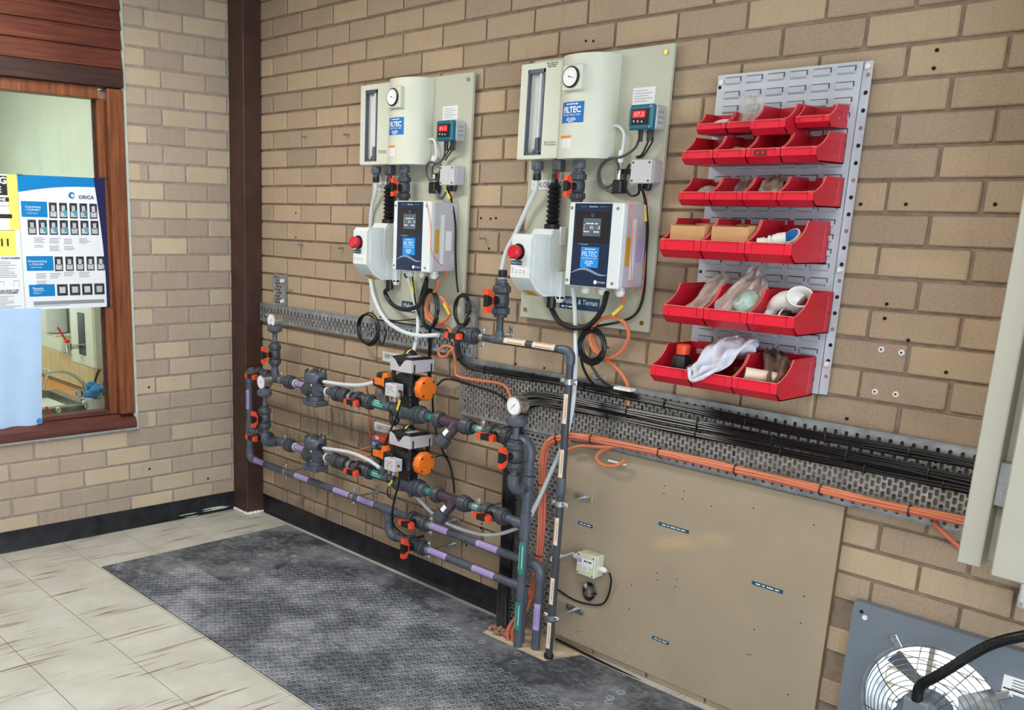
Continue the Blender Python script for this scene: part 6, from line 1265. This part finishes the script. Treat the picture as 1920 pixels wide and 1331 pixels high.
part('mounting_plate', b.add(vs, fs), 'fan_plate', f)
part('duct_ring', B().lathe((FC.x,-.036,FC.z), Y, [(FR+.006,0), (FR,.0), (FR-.006,.004), (FR-.008,.13)], 40, False), 'galvanised', f)
for k in range(11):
    r = .05+.0137*k; yy = -.105+.075*(k/10)**2.4
    part('guard_ring', B().tube([V((FC.x+r*math.cos(2*math.pi*i/36), yy, FC.z+r*math.sin(2*math.pi*i/36))) for i in range(36)], .0016, 5, True), 'wire_steel', f)
for k in range(8):
    a = math.pi/8+math.pi/4*k-.12; u = V((math.cos(a), 0, math.sin(a))); part('guard_spoke', B().tube([FC+u*(.05+.0137*q)+Y*(-.107+.075*(q/10)**2.4) for q in range(11)], .0019, 5), 'wire_steel', f)
for a in (2.18, .62): u = V((math.cos(a), 0, math.sin(a))); l_ = part('guard_lug', B().obox(FC+u*(FR+.017)-Y*.037, u, Y, u.cross(Y), .020, .003, .010, .002), 'zinc', f); part('lug_bolt', B().cyl(FC+u*(FR+.026)-Y*.040, FC+u*(FR+.026)-Y*.050, .008, n=6), 'zinc', l_)
mc = FC-Y*.05
part('motor', B().lathe((FC.x,-.02,FC.z), -Y, [(.055,0), (.062,.01), (.062,.09), (.056,.1), (.03,.102)], 22), 'fan_plate', f)
b = B()
for i in range(16): a = 2*math.pi*i/16; u = V((math.cos(a), 0, math.sin(a))); b.obox((FC+u*.064)-Y*.07, u, Y, u.cross(Y), .006, .045, .0016)
part('cooling_fin', b, 'fan_plate', f)
tb_ = FC+V((-.008,-.115,.035)); part('terminal_box', B().obox(tb_, X, Y, Z, .034, .022, .026, .006), 'fan_plate', f)
for k in range(3):
    a = math.pi*2/3*k+2.5; u = V((math.cos(a), 0, math.sin(a))); w_ = u.cross(Y); q = [FC+u*.05-w_*.02+Y*.012, FC+u*.05+w_*.02+Y*.040, FC+u*(FR-.015)+w_*.045+Y*.05, FC+u*(FR-.015)-w_*.03+Y*.008]; bl = B().add(q+[p+Y*.002 for p in q], [(0,1,2,3), (7,6,5,4), (0,4,5,1), (1,5,6,2), (2,6,7,3), (3,7,4,0)]); part('blade', bl, 'galvanised', f)
pl = part('rating_plate', B().box(3.735, 3.815, -.0352, -.0343, .415, .462), 'label_white', f); b = B()
for k in range(4): b.quad(*[V((3.757+a, -.0355, .453-.008*k+e)) for a, e in ((0,0), (.05,0), (.05,.0022), (0,.0022))])
b.quad(*[V((3.738+a, -.0355, .424+e)) for a, e in ((0,0), (.06,0), (.06,.004), (0,.004))]); part('print_lines', b, 'ink', pl, sharp=None); part('plate_hole', B().cyl((3.354,-.0343,.508), (3.354,-.035,.508), .006, n=12), 'hole_dark', f); part('plate_screw', B().cyl((3.366,-.0343,.494), (3.366,-.037,.494), .0075, n=12), 'plug_white', f)
pts = smooth_path([tb_+V((0,-.01,.024)), tb_+V((.004,-.012,.07)), tb_+V((.05,-.02,.125)), on(1850,1212,.12), on(1920,1192,.12), on(2000,1180,.10)], 7)
b = B(); b.tube(pts, .0135, 12)
for i in range(0, len(pts)-1):
    for q in range(3): p = pts[i].lerp(pts[i+1], q/3); T = (pts[i+1]-pts[i]).normalized(); b.cyl(p-T*.0012, p+T*.0012, .0146, n=12)
cd = thing('fan_conduit', 'black corrugated conduit feeding the wall fan', 'conduit', tb_); part('conduit', b, 'cable_black', cd)
sh = thing('shutter', 'pale louvred shutter behind the wall fan letting in daylight', 'shutter', (FC.x, .12, .10))
for k in range(8): z = .085+.052*k; part('slat', B().obox((FC.x,.145,z), X, (Y*.82-Z*.57), (Y*.57+Z*.82), .20, .026, .0012), 'shutter', sh)
part('shutter_frame', B().box(3.375, 3.395, .111, .18, .06, .50).box(3.762, 3.782, .111, .18, .06, .50).box(3.375, 3.782, .111, .18, .48, .50).box(3.375, 3.782, .111, .18, .04, .06).box(3.50, 3.515, .112, .14, .06, .48), 'shutter', sh)
